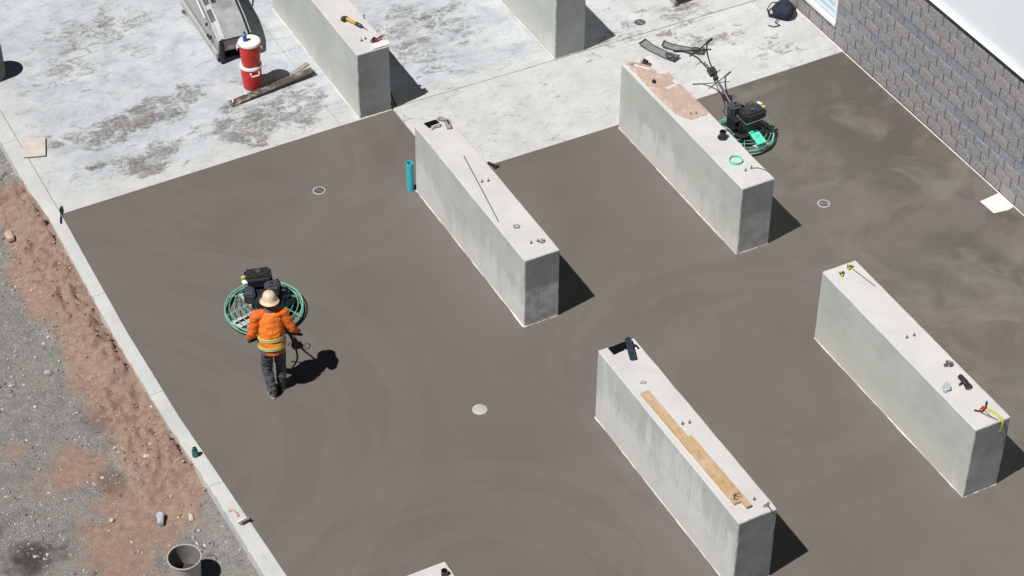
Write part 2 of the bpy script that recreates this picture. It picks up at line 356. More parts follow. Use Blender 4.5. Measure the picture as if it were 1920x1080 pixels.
MT['lime'] = plain('lime_strap', (.48, .46, .07), .7, 0, .15, 20)
MT['crimson'] = plain('crimson', (.30, .02, .035), .45, 0, .2)
MT['redtool'] = plain('red_grip', (.46, .03, .02), .45)
MT['navy'] = plain('navy_cloth', (.014, .018, .038), .85, 0, .4, 12, bump=.4)
MT['blackcloth'] = plain('black_cloth', (.014, .014, .016), .85, 0, .4, 14)
MT['navytube'] = plain('navy_tube', (.018, .026, .04), .4, 0, .35, 20, dirt=(.07, .08, .1), dirtamt=.5, dscale=16)
MT['cable'] = plain('dark_wire', (.04, .038, .035), .6)
MT['rag'] = plain('grey_rag', (.40, .42, .47), .9, 0, .3, 25)
MT['cover'] = plain('cover_plate', (.44, .44, .42), .75, 0, .15, 12, dirt=(.28, .27, .25), dirtamt=.6, dscale=14)
MT['pail_shade'] = plain('pail_shade_brown', (.045, .038, .033), .8, 0, .3, 9)  # brown tone that paints shade into the bottom of the bucket
MT['tan'] = plain('tan_tile', (.56, .50, .45), .7, 0, .1, 7, dirt=(.42, .36, .32), dirtamt=.6)
MT['pink'] = plain('pinkish_scrap', (.50, .33, .27), .7, 0, .15)
MT['hat'] = plain('cream_hard_hat', (.66, .53, .35), .35, 0, .04, 4, dirt=(.50, .38, .24), dirtamt=.3, dscale=12)
MT['orange'] = plain('orange_shirt', (.70, .13, .012), .8, 0, .16, 8, bump=.3)
MT['vest'] = plain('orange_vest', (.86, .21, .018), .75, 0, .1, 7, bump=.3)
MT['limeband'] = plain('lime_band', (.66, .72, .20), .6, 0, .05)
MT['silver'] = plain('silver_band', (.22, .42, .25), .4, 0, .05)
MT['denim'] = plain('charcoal_trousers', (.070, .074, .092), .88, 0, .45, 11, bump=.6, dirt=(.17, .17, .18), dirtamt=.5, dscale=13)
MT['skin'] = plain('skin', (.34, .17, .11), .55, 0, .12, 9)
MT['glove'] = plain('dark_glove', (.07, .055, .05), .8, 0, .3, 20)
MT['gaiter'] = plain('grey_collar', (.12, .10, .13), .85, 0, .25, 15)
MT['boot'] = plain('brown_boot', (.15, .115, .09), .75, 0, .3, 15)
MT['sole'] = plain('pale_sole', (.42, .39, .36), .8, 0, .15, 15)
MT['hair'] = plain('dark_hair', (.015, .012, .01), .7)
MT['glass'] = plain('window_glass', (.04, .09, .13), .12, 0, .1, 3, spec=.8)
MT['slat'] = plain('pale_blue_slat', (.55, .68, .74), .35, 0, .06, 6)
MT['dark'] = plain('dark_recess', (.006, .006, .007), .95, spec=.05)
MT['pail'] = plain('pail_plastic', (.44, .43, .42), .5, 0, .15, 7, dirt=(.30, .27, .25), dirtamt=.6, dscale=7)
MT['foam'] = plain('joint_foam', (.72, .69, .64), .85, 0, .2, 11)
def mk_wood():
    M = Mat('pine_board', .75, 0, .3)
    g = M.noise(6, 6, .65, vec=M.mapv((9, .9, 4)), dist=.6); b = M.noise(2.2, 5, .65)
    c = M.ramp(g, [(.3, (.36, .22, .11)), (.55, (.50, .34, .19)), (.75, (.58, .42, .26))])
    c = M.mix(M.ramp(b, [(.48, 0.), (.66, .7)]), c, (.56, .46, .38)); c = M.mix(M.ramp(M.noise(3.7, 4), [(.6, 0.), (.72, .6)]), c, (.26, .18, .13))
    M.col(c); M.bump(g, .2, .004); return M.m
MT['wood'] = mk_wood()
MT['greywood'] = plain('weathered_wood', (.27, .25, .235), .85, 0, .4, 16)
def mk_sand():
    M = Mat('red_sand', .95, 0, .1); n = M.noise(5, 7, .7); f = M.noise(28, 5, .7)
    M.col(M.mix(M.ramp(M.noise(6, 8, .75), [(.52, 0.), (.66, .7)]), M.ramp(n, [(.3, (.40, .285, .23)), (.7, (.49, .365, .305))]), (.62, .54, .49))); M.bump(f, .4, .006); return M.m
MT['sand'] = mk_sand()

# ------------------------------------------------------------------ setting: ground, slabs, kerb
def fbm(x, y, s, o=4, z=0.):
    return noise.fractal(Vector((x * s, y * s, z)), 1.0, 2.0, o)
def sm(a, b, t):
    t = max(0, min(1, (t - a) / (b - a))); return t * t * (3 - 2 * t)
def kerb_right(y):     # slab side of the kerb
    P = [(-12, 1.0), (0, .26), (3.05, .075), (6.66, -.095), (8.79, -.125), (11.94, -.08), (30, -.05)]
    for (a, xa), (b, xb) in zip(P, P[1:]):
        if y <= b: return xa + (xb - xa) * (y - a) / (b - a)
    return P[-1][1]
def kerb_w(y): return .205 + .06 * sm(12, 13, y) + .045 * sm(5.5, 3, y)
def ground_z(x, y):
    k = kerb_right(y) - kerb_w(y); d = k - x           # metres out from the kerb
    on = sm(4.6, 6.2, y) * (1 - sm(12.9, 13.6, y))
    z = -.26 + .02 * fbm(x, y, .7, 3, 3.)
    lump = max(-.6, fbm(x, y, 2.2, 6, 1.5)) + .8 * (abs(fbm(x, y + .35 * x, 4.2, 5, 4.)) - .25)
    berm = (1 - sm(.15, 1.0, d)) * (.21 + .17 * lump) + .09 * max(0, lump) * (1 - sm(.7, 1.3, d))
    z += on * berm * (1 if d > 0 else 1)
    z += (1 - on) * .09 * (1 - sm(0, .7, d))
    z += .013 * fbm(x, y, 9, 4, 8.) * (1 + 1.1 * on * (1 - sm(.6, 1.2, d)))
    return min(z, -.035) if d < .1 else z
def dirt_mask(x, y):
    k = kerb_right(y) - kerb_w(y); d = k - x + .26 * fbm(x, y, 1.3, 5, 5.)
    a = (1 - sm(.55, 1.1, d)) * (1 - sm(13.0, 13.5, y + .3 * fbm(x, y, 2, 2))) * sm(4.4, 5.6, y + .6 * (d - .3))
    w_ = 0
    for cx, cy, rx, ry, am in ((-1.75, 6.5, .6, .5, .85), (-1.0, 5.3, .8, .75, 1.), (-1.7, 4.7, .7, .7, .85), (-2.4, 7.3, .5, .25, .55), (-1.5, 3.6, .5, .8, .8), (-.55, 5.6, .5, .6, .9), (-1.35, 5.9, .5, .5, .75), (-2.9, 4.3, .5, .4, .5), (-3.3, 8.2, .6, .4, .4)):
        e = math.hypot((x - cx) / rx, (y - cy) / ry) + .45 * fbm(x, y, 2.2, 3, cx)
        w_ = max(w_, am * (1 - sm(.3, 1.5, e)))
    return max(a, w_)
def damp_mask(x, y):
    m_ = 0
    for cx, cy, rx, ry in ((-2.75, 5.2, .5, .35), (-1.15, 7.2, .22, .5), (-1.35, 6.1, .25, .3), (-3.2, 6.0, .4, .2)):
        m_ = max(m_, (1 if cx < -2 else .5) * (1 - sm(.35, 1.2, math.hypot((x - cx) / rx, (y - cy) / ry) + .9 * fbm(x, y, 2.5, 4, 2.))))
    return m_
def axis(dense0, dense1, step, lo, hi):
    out = []; t = dense0
    while t < dense1: out.append(t); t += step
    out.append(dense1); s = step; t = dense0
    while t > lo: s *= 1.6; t -= s; out.insert(0, max(t, lo))
    s = step; t = dense1
    while t < hi: s *= 1.6; t += s; out.append(min(t, hi))
    return out
xs = axis(-5.2, 0.1, .036, -400, 400); ys = axis(2.2, 15.6, .036, -400, 400)
gv, gd, gw = [], [], []
for y in ys:
    for x in xs:
        near = -6.5 < x < 1.5 and 0 < y < 19
        gv.append((x, y, ground_z(x, y) if near and x < .2 else -.27)); gd.append(dirt_mask(x, y) if near else .12 + .3 * max(0, noise.noise(Vector((x * .1, y * .1, 0))))); gw.append(damp_mask(x, y) if near else 0.)
nx = len(xs)
gf = [(j*nx+i, j*nx+i+1, (j+1)*nx+i+1, (j+1)*nx+i) for j in range(len(ys)-1) for i in range(nx-1)]
me = bpy.data.meshes.new('ground'); me.from_pydata(gv, [], gf)
for nm, arr in (('dirt', gd), ('damp', gw)):
    at = me.attributes.new(nm, 'FLOAT', 'POINT'); at.data.foreach_set('value', arr)
me.shade_smooth()
struct(obj('ground', me, MT['ground']))

def scatter(name, mt, count, pick, label):
    ico = bmesh.new(); bmesh.ops.create_icosphere(ico, subdivisions=1, radius=1)
    iv = [v.co.copy() for v in ico.verts]; fi = [tuple(v.index for v in f.verts) for f in ico.faces]; ico.free()
    V, F = [], []
    for _ in range(count):
        p = pick()
        if not p: continue
        x, y, s = p; z = ground_z(x, y); M = Matrix.Rotation(random.uniform(0, 6.3), 3, 'Z') @ Matrix.Rotation(random.uniform(-.5, .5), 3, 'X')
        sc = Vector((s * random.uniform(.75, 1.3), s * random.uniform(.6, 1.), s * random.uniform(.45, .8))); b = len(V)
        for q in iv:
            t = M @ Vector((q.x * sc.x, q.y * sc.y, q.z * sc.z)) * random.uniform(.8, 1.12)
            V.append((x + t.x, y + t.y, z + s * .25 + t.z))
        F += [tuple(b + i for i in f) for f in fi]
    m_ = bpy.data.meshes.new(name); m_.from_pydata(V, [], F)
    return tag(obj(name, m_, mt), label, None, None, 'stuff')
def pick_g():
    x = random.uniform(-4.6, -.1); y = random.uniform(2.4, 15)
    if x > kerb_right(y) - kerb_w(y) - .03: return None
    d = dirt_mask(x, y)
    if random.random() < d * .93: return None
    if noise.noise(Vector((x * 1.1, y * 1.1, 4))) < random.uniform(-.7, .25): return None
    cl = max(0, noise.noise(Vector((x * 2.3, y * 2.3, 9))))
    return x, y, min(.040, .005 + (.006 + .012 * cl) * random.expovariate(1.3))
def pick_c():
    y = random.uniform(4.5, 13.3); k = kerb_right(y) - kerb_w(y); x = k - abs(random.gauss(.45, .4)) - .02
    if dirt_mask(x, y) < .5: return None
    return x, y, min(.04, .005 + .006 * random.expovariate(1.2))
scatter('gravel', MT['pebble'], 26000, pick_g, 'loose grey gravel scattered over the ground left of the kerb')
scatter('dirt_clods', MT['clod'], 2600, pick_c, 'loose reddish clods on the dirt bank beside the kerb')

# new slab
ky = [-9, -6, -3, 0, 1.5, 3.05, 5, 6.66, 8.79, 10.5, 11.94]
poly = [(kerb_right(y), y) for y in ky] + [(5.28, 12.085), (5.93, 12.095), (5.945, 9.95), (9.12, 9.955), (13.9, 10.04), (13.9, -9)]
struct(MB().prism(poly, -.15, 0).build('fresh_slab', MT['new'], bevel=0))
# old slab: panels with open joints between them
old = struct(thing('old_slab', None, None))
J = .0035
panels = [[(kerb_right(12.5) + .006, 11.95), (4.95 - J, 12.083), (4.95 - J, 26), (kerb_right(26) + .006, 26)],
          [(4.95 + J, 12.084), (5.28, 12.09), (5.925, 12.10), (5.935, 12.16 - J), (9.11, 12.16 - J), (9.11, 26), (4.95 + J, 26)],
          [(5.95, 9.955), (9.12, 9.96), (13.9, 10.045), (13.9, 12.16 - J - .01), (9.13, 12.16 - J - .01), (9.11, 12.16 - J - .012), (5.95, 12.16 - J - .012)],
          [(9.11 + 2 * J, 12.16 + J), (13.9, 12.16 + J), (13.9, 26), (9.11 + 2 * J, 26)]]
for p in panels: MB().prism(p, -.15, .003).build('slab_panel', MT['old'], old, bevel=.004)
MB().prism([(-.078, 12), (5.9, 12.15), (6, 10.1), (13.8, 10.2), (13.8, 25.9), (-.055, 25.9)], -.16, -.012).build('sub_base', MT['greywood'], old)

# kerb sections, split at the joints seen in the photograph
kerb = struct(thing('kerb', None, None))
jy = [-9, -5, -2, .6, 3.0, 5.1, 7.25, 9.75, 11.86, 14.2, 16.6, 19, 22, 26]
for a, b in zip(jy, jy[1:]):
    n = 26; a += .003; b -= .003; vs_, fs = [], []
    for i in range(n + 1):
        y = a + (b - a) * i / n; xr = kerb_right(y) - .003; wd = kerb_w(y) + .012 * fbm(0, y, 3, 3)
        zt = .022 + .004 * fbm(1, y, 1.5, 3) - (.014 if y > 11.86 else 0); e = .006 * fbm(5, y, 9, 3)
        prof = [(xr, -.1), (xr, zt - .006 + e * .3), (xr - .012 + e, zt), (xr - wd * .55, zt + .002), (xr - wd + .008 + e * 2, zt - .002), (xr - wd - .004 + e * 3, zt - .02), (xr - wd - .02, -.4)]
        vs_ += [(p[0], y, p[1]) for p in prof]
    k = 7
    for i in range(n):
        for j in range(k - 1): fs.append((i*k+j, i*k+j+1, (i+1)*k+j+1, (i+1)*k+j))
    fs += [tuple(range(k)), tuple(range(n*k+k-1, n*k-1, -1))]
    MB().add(vs_, fs).build('kerb_section', MT['kerb'], kerb, ang=22)

# ------------------------------------------------------------------ concrete piers
PW, PL, PH = .599, 3.804, 1.3225
def pier(x, y, label, pocket=None, bolts=(), bloom=.5, endr=0., h=PH, l=PL, wdt=PW):
    t = thing('concrete_pier', label, 'concrete pier', (x, y, 0), 0, 'concrete piers standing in rows')
    bm = bmesh.new()
    if pocket:
        px0, px1, py0, py1, pd = pocket
        X = [0, px0, px1, wdt]; Y = [0, py0, py1, l]
        g = [[bm.verts.new((X[i], Y[j], h)) for i in range(4)] for j in range(4)]
        for j in range(3):
            for i in range(3):
                if (i, j) != (1, 1): bm.faces.new((g[j][i], g[j][i+1], g[j+1][i+1], g[j+1][i]))
        inn = [bm.verts.new((a.co.x, a.co.y, h - pd)) for a in (g[1][1], g[1][2], g[2][2], g[2][1])]; top = [g[1][1], g[1][2], g[2][2], g[2][1]]
        for i in range(4): bm.faces.new((top[i], top[(i+1) % 4], inn[(i+1) % 4], inn[i]))
        bm.faces.new(inn)
        loop = [g[0][i] for i in range(4)] + [g[j][3] for j in (1, 2, 3)] + [g[3][i] for i in (2, 1, 0)] + [g[j][0] for j in (2, 1)]
    else:
        loop = [bm.verts.new(p) for p in ((0, 0, h), (wdt, 0, h), (wdt, l, h), (0, l, h))]; bm.faces.new(loop)
    low = [bm.verts.new((v.co.x, v.co.y, -.1)) for v in loop]; n = len(loop)
    for i in range(n): bm.faces.new((loop[i], low[i], low[(i+1) % n], loop[(i+1) % n]))
    bm.faces.new(low)
    bmesh.ops.recalc_face_normals(bm, faces=bm.faces)
    corner = [e for e in bm.edges if len(e.link_faces) == 2 and e.calc_face_angle(0) > .5 and (min(min(abs(v.co.x), abs(v.co.x - wdt)) for v in e.verts) < 1e-4 or min(min(abs(v.co.y), abs(v.co.y - l)) for v in e.verts) < 1e-4) and not (pocket and all(px0 - 1e-4 <= v.co.x <= px1 + 1e-4 and py0 - 1e-4 <= v.co.y <= py1 + 1e-4 for v in e.verts))]
    bmesh.ops.bevel(bm, geom=corner, offset=.013, segments=1, affect='EDGES')
    long_e = [e for e in bm.edges if e.calc_length() > .3]
    bmesh.ops.subdivide_edges(bm, edges=long_e, cuts=33, use_grid_fill=True)
    for v in bm.verts:
        e = .0035 * noise.fractal(Vector((v.co.x * 3 + x, v.co.y * 3 + y, v.co.z * 3)), 1, 2, 4)
        if v.co.z > 0:
            nx0 = min(v.co.x, wdt - v.co.x); ny0 = min(v.co.y, l - v.co.y); nz0 = h - v.co.z
            ed = sorted((nx0, ny0, nz0))[1]                      # near two faces at once: an arris
            if ed < .016:
                cp = max(0, noise.noise(Vector((v.co.x * 4 + x * 3, v.co.y * 4 + y, v.co.z * 4))) - .25) * .010 + max(0, noise.noise(Vector((v.co.x * 15 + x, v.co.y * 15 + y, v.co.z * 15))) - .3) * .012
                v.co += Vector(((.5 - (v.co.x > wdt / 2)) * 2 * cp if nx0 < .016 else 0, (.5 - (v.co.y > l / 2)) * 2 * cp if ny0 < .016 else 0, -cp if nz0 < .016 else 0))
            v.co += Vector((e, e, e * .6))
    m_ = bpy.data.meshes.new('pier_body'); bm.to_mesh(m_); bm.free(); m_.shade_smooth(); m_.set_sharp_from_angle(angle=R(25))
    obj('pier_body', m_, MT['pier'], t).color = (bloom, endr, 0, 1)
    if pocket: MB().box(((px0 + px1) / 2, (py0 + py1) / 2, h - pd + .006), (px1 - px0 - .004, py1 - py0 - .004, .01)).build('pocket_floor', MT['dark'], t)
    # ragged foam strip left in the joint round the foot
    if h > .5:
        for (ax, ay, bx, by, nx_, ny_) in ((0, 0, 0, l, -1, 0), (0, 0, wdt, 0, 0, -1)):
            m2 = MB(); n = 40; vv, ff = [], []
            for i in range(n + 1):
                u = i / n; q = (.005 + .020 * noise.noise(Vector((u * 6 + x, y, ax))) + .012 * noise.noise(Vector((u * 30 + x, y, 2)))) * (1. if nx_ else .7)
                q = max(.0012, q); cx, cy = ax + (bx - ax) * u, ay + (by - ay) * u
                vv += [(cx + nx_ * .0005, cy + ny_ * .0005, .014), (cx + nx_ * q, cy + ny_ * q, .009), (cx + nx_ * q, cy + ny_ * q, -.01)]
            for i in range(n):
                for j in range(2): ff.append((i*3+j, i*3+j+1, (i+1)*3+j+1, (i+1)*3+j))
            m2.add(vv, ff).build('joint_foam', MT['foam'], t)
    for bx, by in bolts:
        b = MB().tube([(0, 0, -.02), (0, 0, .055)], .0085, 8).tube([(0, 0, .0), (0, 0, .016)], .019, 6)
        b.build('anchor_bolt', MT['zinc'], t, (bx - x, by - y, h))
    return t
pier(5.313, 6.084, 'tall concrete pier carrying a long thin black rod, teal pipe standing at its far corner', None, [(5.61, 8.08), (5.71, 8.06), (5.59, 6.41), (5.70, 6.40)], .80, 1.)
pier(9.138, 6.084, 'tall concrete pier with reddish sand spread over its top beside parked power trowel', None, [(9.42, 8.12), (9.51, 8.10), (9.43, 6.46), (9.54, 6.47)], .78, .6)
pier(5.313, .053, 'tall concrete pier with long pine boards and a dark tube on its top', None, [(5.61, 2.0), (5.71, 1.98), (5.72, .33)], 1.0, 0.)
pier(9.138, .053, 'tall concrete pier with black glove, grey rag and red and yellow clamp on top', None, [(9.40, 2.06), (9.52, 2.05)], .3, .3)
pier(5.313, 12.114, 'tall concrete pier on old slab with yellow angle grinder on its top', None, [(5.56, 12.46), (5.64, 12.48)], .35, 0.)
pier(9.138, 12.167, 'bare concrete pier on pale old slab, cut off by the top edge of the photo', None, [])
t = thing('concrete_block', 'low pale concrete block flush with the slab at the bottom edge', 'concrete block', (1.485, -.2, 0))
MB().box((.295, 1.24, .0), (.59, 2.48, .05)).build('block_body', MT['pier'], t, bevel=.006)
MB().box((.60, 1.24, .004), (.012, 2.5, .02)).box((.295, 2.492, .004), (.6, .012, .02)).build('edge_strip', MT['foam'], t)
MB().lathe([(.045, 0), (.045, .1), (.036, .1), (.036, .01)], (.49, 2.27, .02), 16).build('pipe_sleeve', MT['black'], t)

# ------------------------------------------------------------------ block wall with metal siding
WX = 13.85; BL, BH = .4064, .2032
wall = thing('building_wall', 'grey split-face block wall with two smooth courses and white metal siding above', 'wall', (WX, 0, 0))
def rough_block(L, seed, rough=True, BH=BH):
    ny, nz = (7, 4) if rough else (1, 1); y0, y1, z0, z1 = .007, L - .007, .003, BH - .003
    if rough: y0 = .0105; y1 = L - .0105
    V, F = [], []
    for j in range(nz + 1):
        for i in range(ny + 1):
            y = y0 + (y1 - y0) * i / ny; z = z0 + (z1 - z0) * j / nz; edge = i in (0, ny) or j in (0, nz)
            d = 0 if not rough else (-.007 - .010 * abs(noise.noise(Vector((y * 9 + seed * 7.3, z * 11, seed)))) - .005 * random.random() if not edge else (-.006 - .003 * random.random() if j in (0, nz) and i not in (0, ny) else -.004))
            V.append((d - (.0 if rough else -.004), y, z))
    for j in range(nz):
        for i in range(ny): F.append((j*(ny+1)+i, (j+1)*(ny+1)+i, (j+1)*(ny+1)+i+1, j*(ny+1)+i+1))
    B = [(i, 0) for i in range(ny + 1)] + [(ny, j) for j in range(1, nz + 1)] + [(i, nz) for i in range(ny - 1, -1, -1)] + [(0, j) for j in range(nz - 1, 0, -1)]
    idx = [j * (ny + 1) + i for i, j in B]; b = len(V)
    V += [(.05, V[q][1], V[q][2]) for q in idx]; n = len(idx)
    for q in range(n): F.append((idx[q], idx[(q+1) % n], b + (q+1) % n, b + q))
    return MB().add(V, F).mesh('block', smooth=False)
VAR = [rough_block(BL, s) for s in range(9)]; SMO = rough_block(BL, 1, False)
TOPB = rough_block(BL, 3, True, .075); TOPB.materials.append(MT['block'])
for v in VAR: v.materials.append(MT['block'])
SMO.materials.append(MT['sblock'])
WY0, WY1, WZ0, WZ1 = 10.36, 12.4, .434, 1.65          # window opening
stuffb = MB(); stuffs = MB(); nblk = 0
Z0 = .0265
for k in range(12):
    off = ((19.545 if k % 2 else 19.405) - 12.5) * 1.3225 % BL
    z = Z0 + (k - 1) * BH + .2035
    smooth_c = k in (3, 7)
    i0 = int(-9 / BL)
    for i in range(i0, 66):
        y = off + i * BL; pieces = [(y, y + BL)]
        if z + BH > WZ0 + .02 and z < WZ1 - .02:
            pieces = []
            if y < WY0 - .03: pieces.append((y, min(y + BL, WY0)))
            if y + BL > WY1 + .03: pieces.append((max(y, WY1), y + BL))
        for a, b in pieces:
            view = 4.0 + .0 * k - z * .95 < b and a < 13.2 - z * .8 and z < 2.4
            full = abs(b - a - BL) < 1e-4
            if view and nblk < 300:
                me_ = TOPB if k == 11 and full else (SMO if smooth_c else random.choice(VAR)) if full else rough_block(b - a, i, not smooth_c)
                obj('block', me_, MT['sblock' if smooth_c else 'block'], wall, (0, a, z)); nblk += 1
            else:
                me_ = TOPB if k == 11 and full else SMO if smooth_c else random.choice(VAR) if full else rough_block(b - a, i, not smooth_c)
                (stuffs if smooth_c else stuffb).add([(v.co.x, v.co.y + a, v.co.z + z) for v in me_.vertices], [tuple(p.vertices) for p in me_.polygons])
o = stuffb.build('block', MT['block'], wall, smooth=False); o['kind'] = 'stuff'
o = stuffs.build('block', MT['sblock'], wall, smooth=False); o['kind'] = 'stuff'
MB().box((.115, 9 - WY1 / 2 + WY0 / 2 - 9.12, 1.2), (.2, WY0 + 9.3, 2.42)).box((.115, (WY1 + 26) / 2, 1.2), (.2, 26 - WY1, 2.42)).box((.115, (WY0 + WY1) / 2, WZ0 / 2), (.2, WY1 - WY0, WZ0)).box((.115, (WY0 + WY1) / 2, (WZ1 + 2.41) / 2), (.2, WY1 - WY0, 2.41 - WZ1)).build('mortar', MT['mortar'], wall)
MB().box((-.014, 8.5, .003), (.018, 36, .014)).build('base_strip', MT['foam'], wall)
MB().box((-.018, 8.5, 2.361), (.075, 35, .046)).build('dark_trim', MT['black'], wall)
MB().add([(.002, -9, 2.386), (-.07, -9, 2.386), (-.07, -9, 2.402), (.002, -9, 2.418), (.002, 26, 2.386), (-.07, 26, 2.386), (-.07, 26, 2.402), (.002, 26, 2.418)],
         [(0,1,5,4),(1,2,6,5),(2,3,7,6),(3,0,4,7),(0,3,2,1),(4,5,6,7)]).build('drip_flashing', MT['white'], wall)
for y, y2 in ((-9, 2.2), (2.2, 13.6), (13.6, 26)):     # long flat sheets
    MB().box((.03, (y + y2) / 2, 4.15), (.05, y2 - y - .004, 3.46)).build('siding_panel', MT['siding'], wall, bevel=.002)
win = MB().box((-.005, (WY0+WY1)/2, WZ0 - .02), (.11, WY1-WY0+.1, .07)).box((-.0, (WY0+WY1)/2, WZ1 + .02), (.1, WY1-WY0+.1, .07)).box((-.0, WY0 - .02, (WZ0+WZ1)/2), (.1, .07, WZ1-WZ0-.03)).box((0, WY1 + .02, (WZ0+WZ1)/2), (.1, .07, WZ1-WZ0-.03)).build('window', MT['white'], wall, bevel=.004)
MB().box((.06, (WY0+WY1)/2, (WZ0+WZ1)/2), (.01, WY1-WY0, WZ1-WZ0)).build('pane', MT['glass'], win)
z = WZ0 + .05
while z < WZ1:
    MB().box((.03, (WY0+WY1)/2, z + .045), (.012, WY1-WY0-.02, .115), ry=R(14)).build('slat', MT['slat'], win); z += .135

t = tag(MB().prism([(13.43, 5.06), (13.42, 5.42), (13.85, 5.46), (13.84, 5.05), (13.7, 5.02)], .001, .012).build('foam_pad', MT['offwhite'], bevel=.004), 'square white pad lying on the slab against the block wall', 'pad')

# ------------------------------------------------------------------ floor drains and covers
def drain(x, y, r, label, grate=True, ringm='white', rot=.3):
    t = thing('floor_drain', label, 'drain', (x, y, .004), rot, 'round floor drains')
    MB().lathe([(r, -.02), (r, .004), (r * .82, .006), (r * .80, -.004)], n=32).build('ring', MT[ringm], t)
    MB().lathe([(0.0001, -.001), (r * .82, -.001), (r * .82, -.02), (.0001, -.02)], n=32).build('well', MT['dark'], t)
    if grate:
        m_ = MB(); q = r * .8
        for i in range(-4, 5):
            y0 = i * q / 4.6; hw = math.sqrt(max(0, q * q - y0 * y0)); m_.box((0, y0, 0), (hw * 2, q * .085, .008))
        m_.box((0, 0, .001), (q * .16, q * 1.96, .008)); m_.build('grate', MT['steel'], t)
    return t
drain(3.89, 10.61, .105, 'round floor drain grate in fresh slab left of the pier with the black rod', ringm='cover', rot=.5)
drain(11.10, 6.54, .105, 'round floor drain grate in damp slab right of the sandy pier', ringm='cover', rot=.9)
drain(3.88, 16.54, .10, 'grey round drain in old slab left of the grey machine', ringm='steel')
drain(11.07, 12.49, .10, 'dark round drain in old slab near the top, right of bare pier', ringm='dgrey')
tag(MB().lathe([(.112, -.01), (.112, .004), (.106, .007), (.0001, .007)], n=36).build('drain_cover', MT['cover'], None, (3.885, 4.77, 0)), 'round white capped drain cover in the open slab below the centre', 'drain cover')

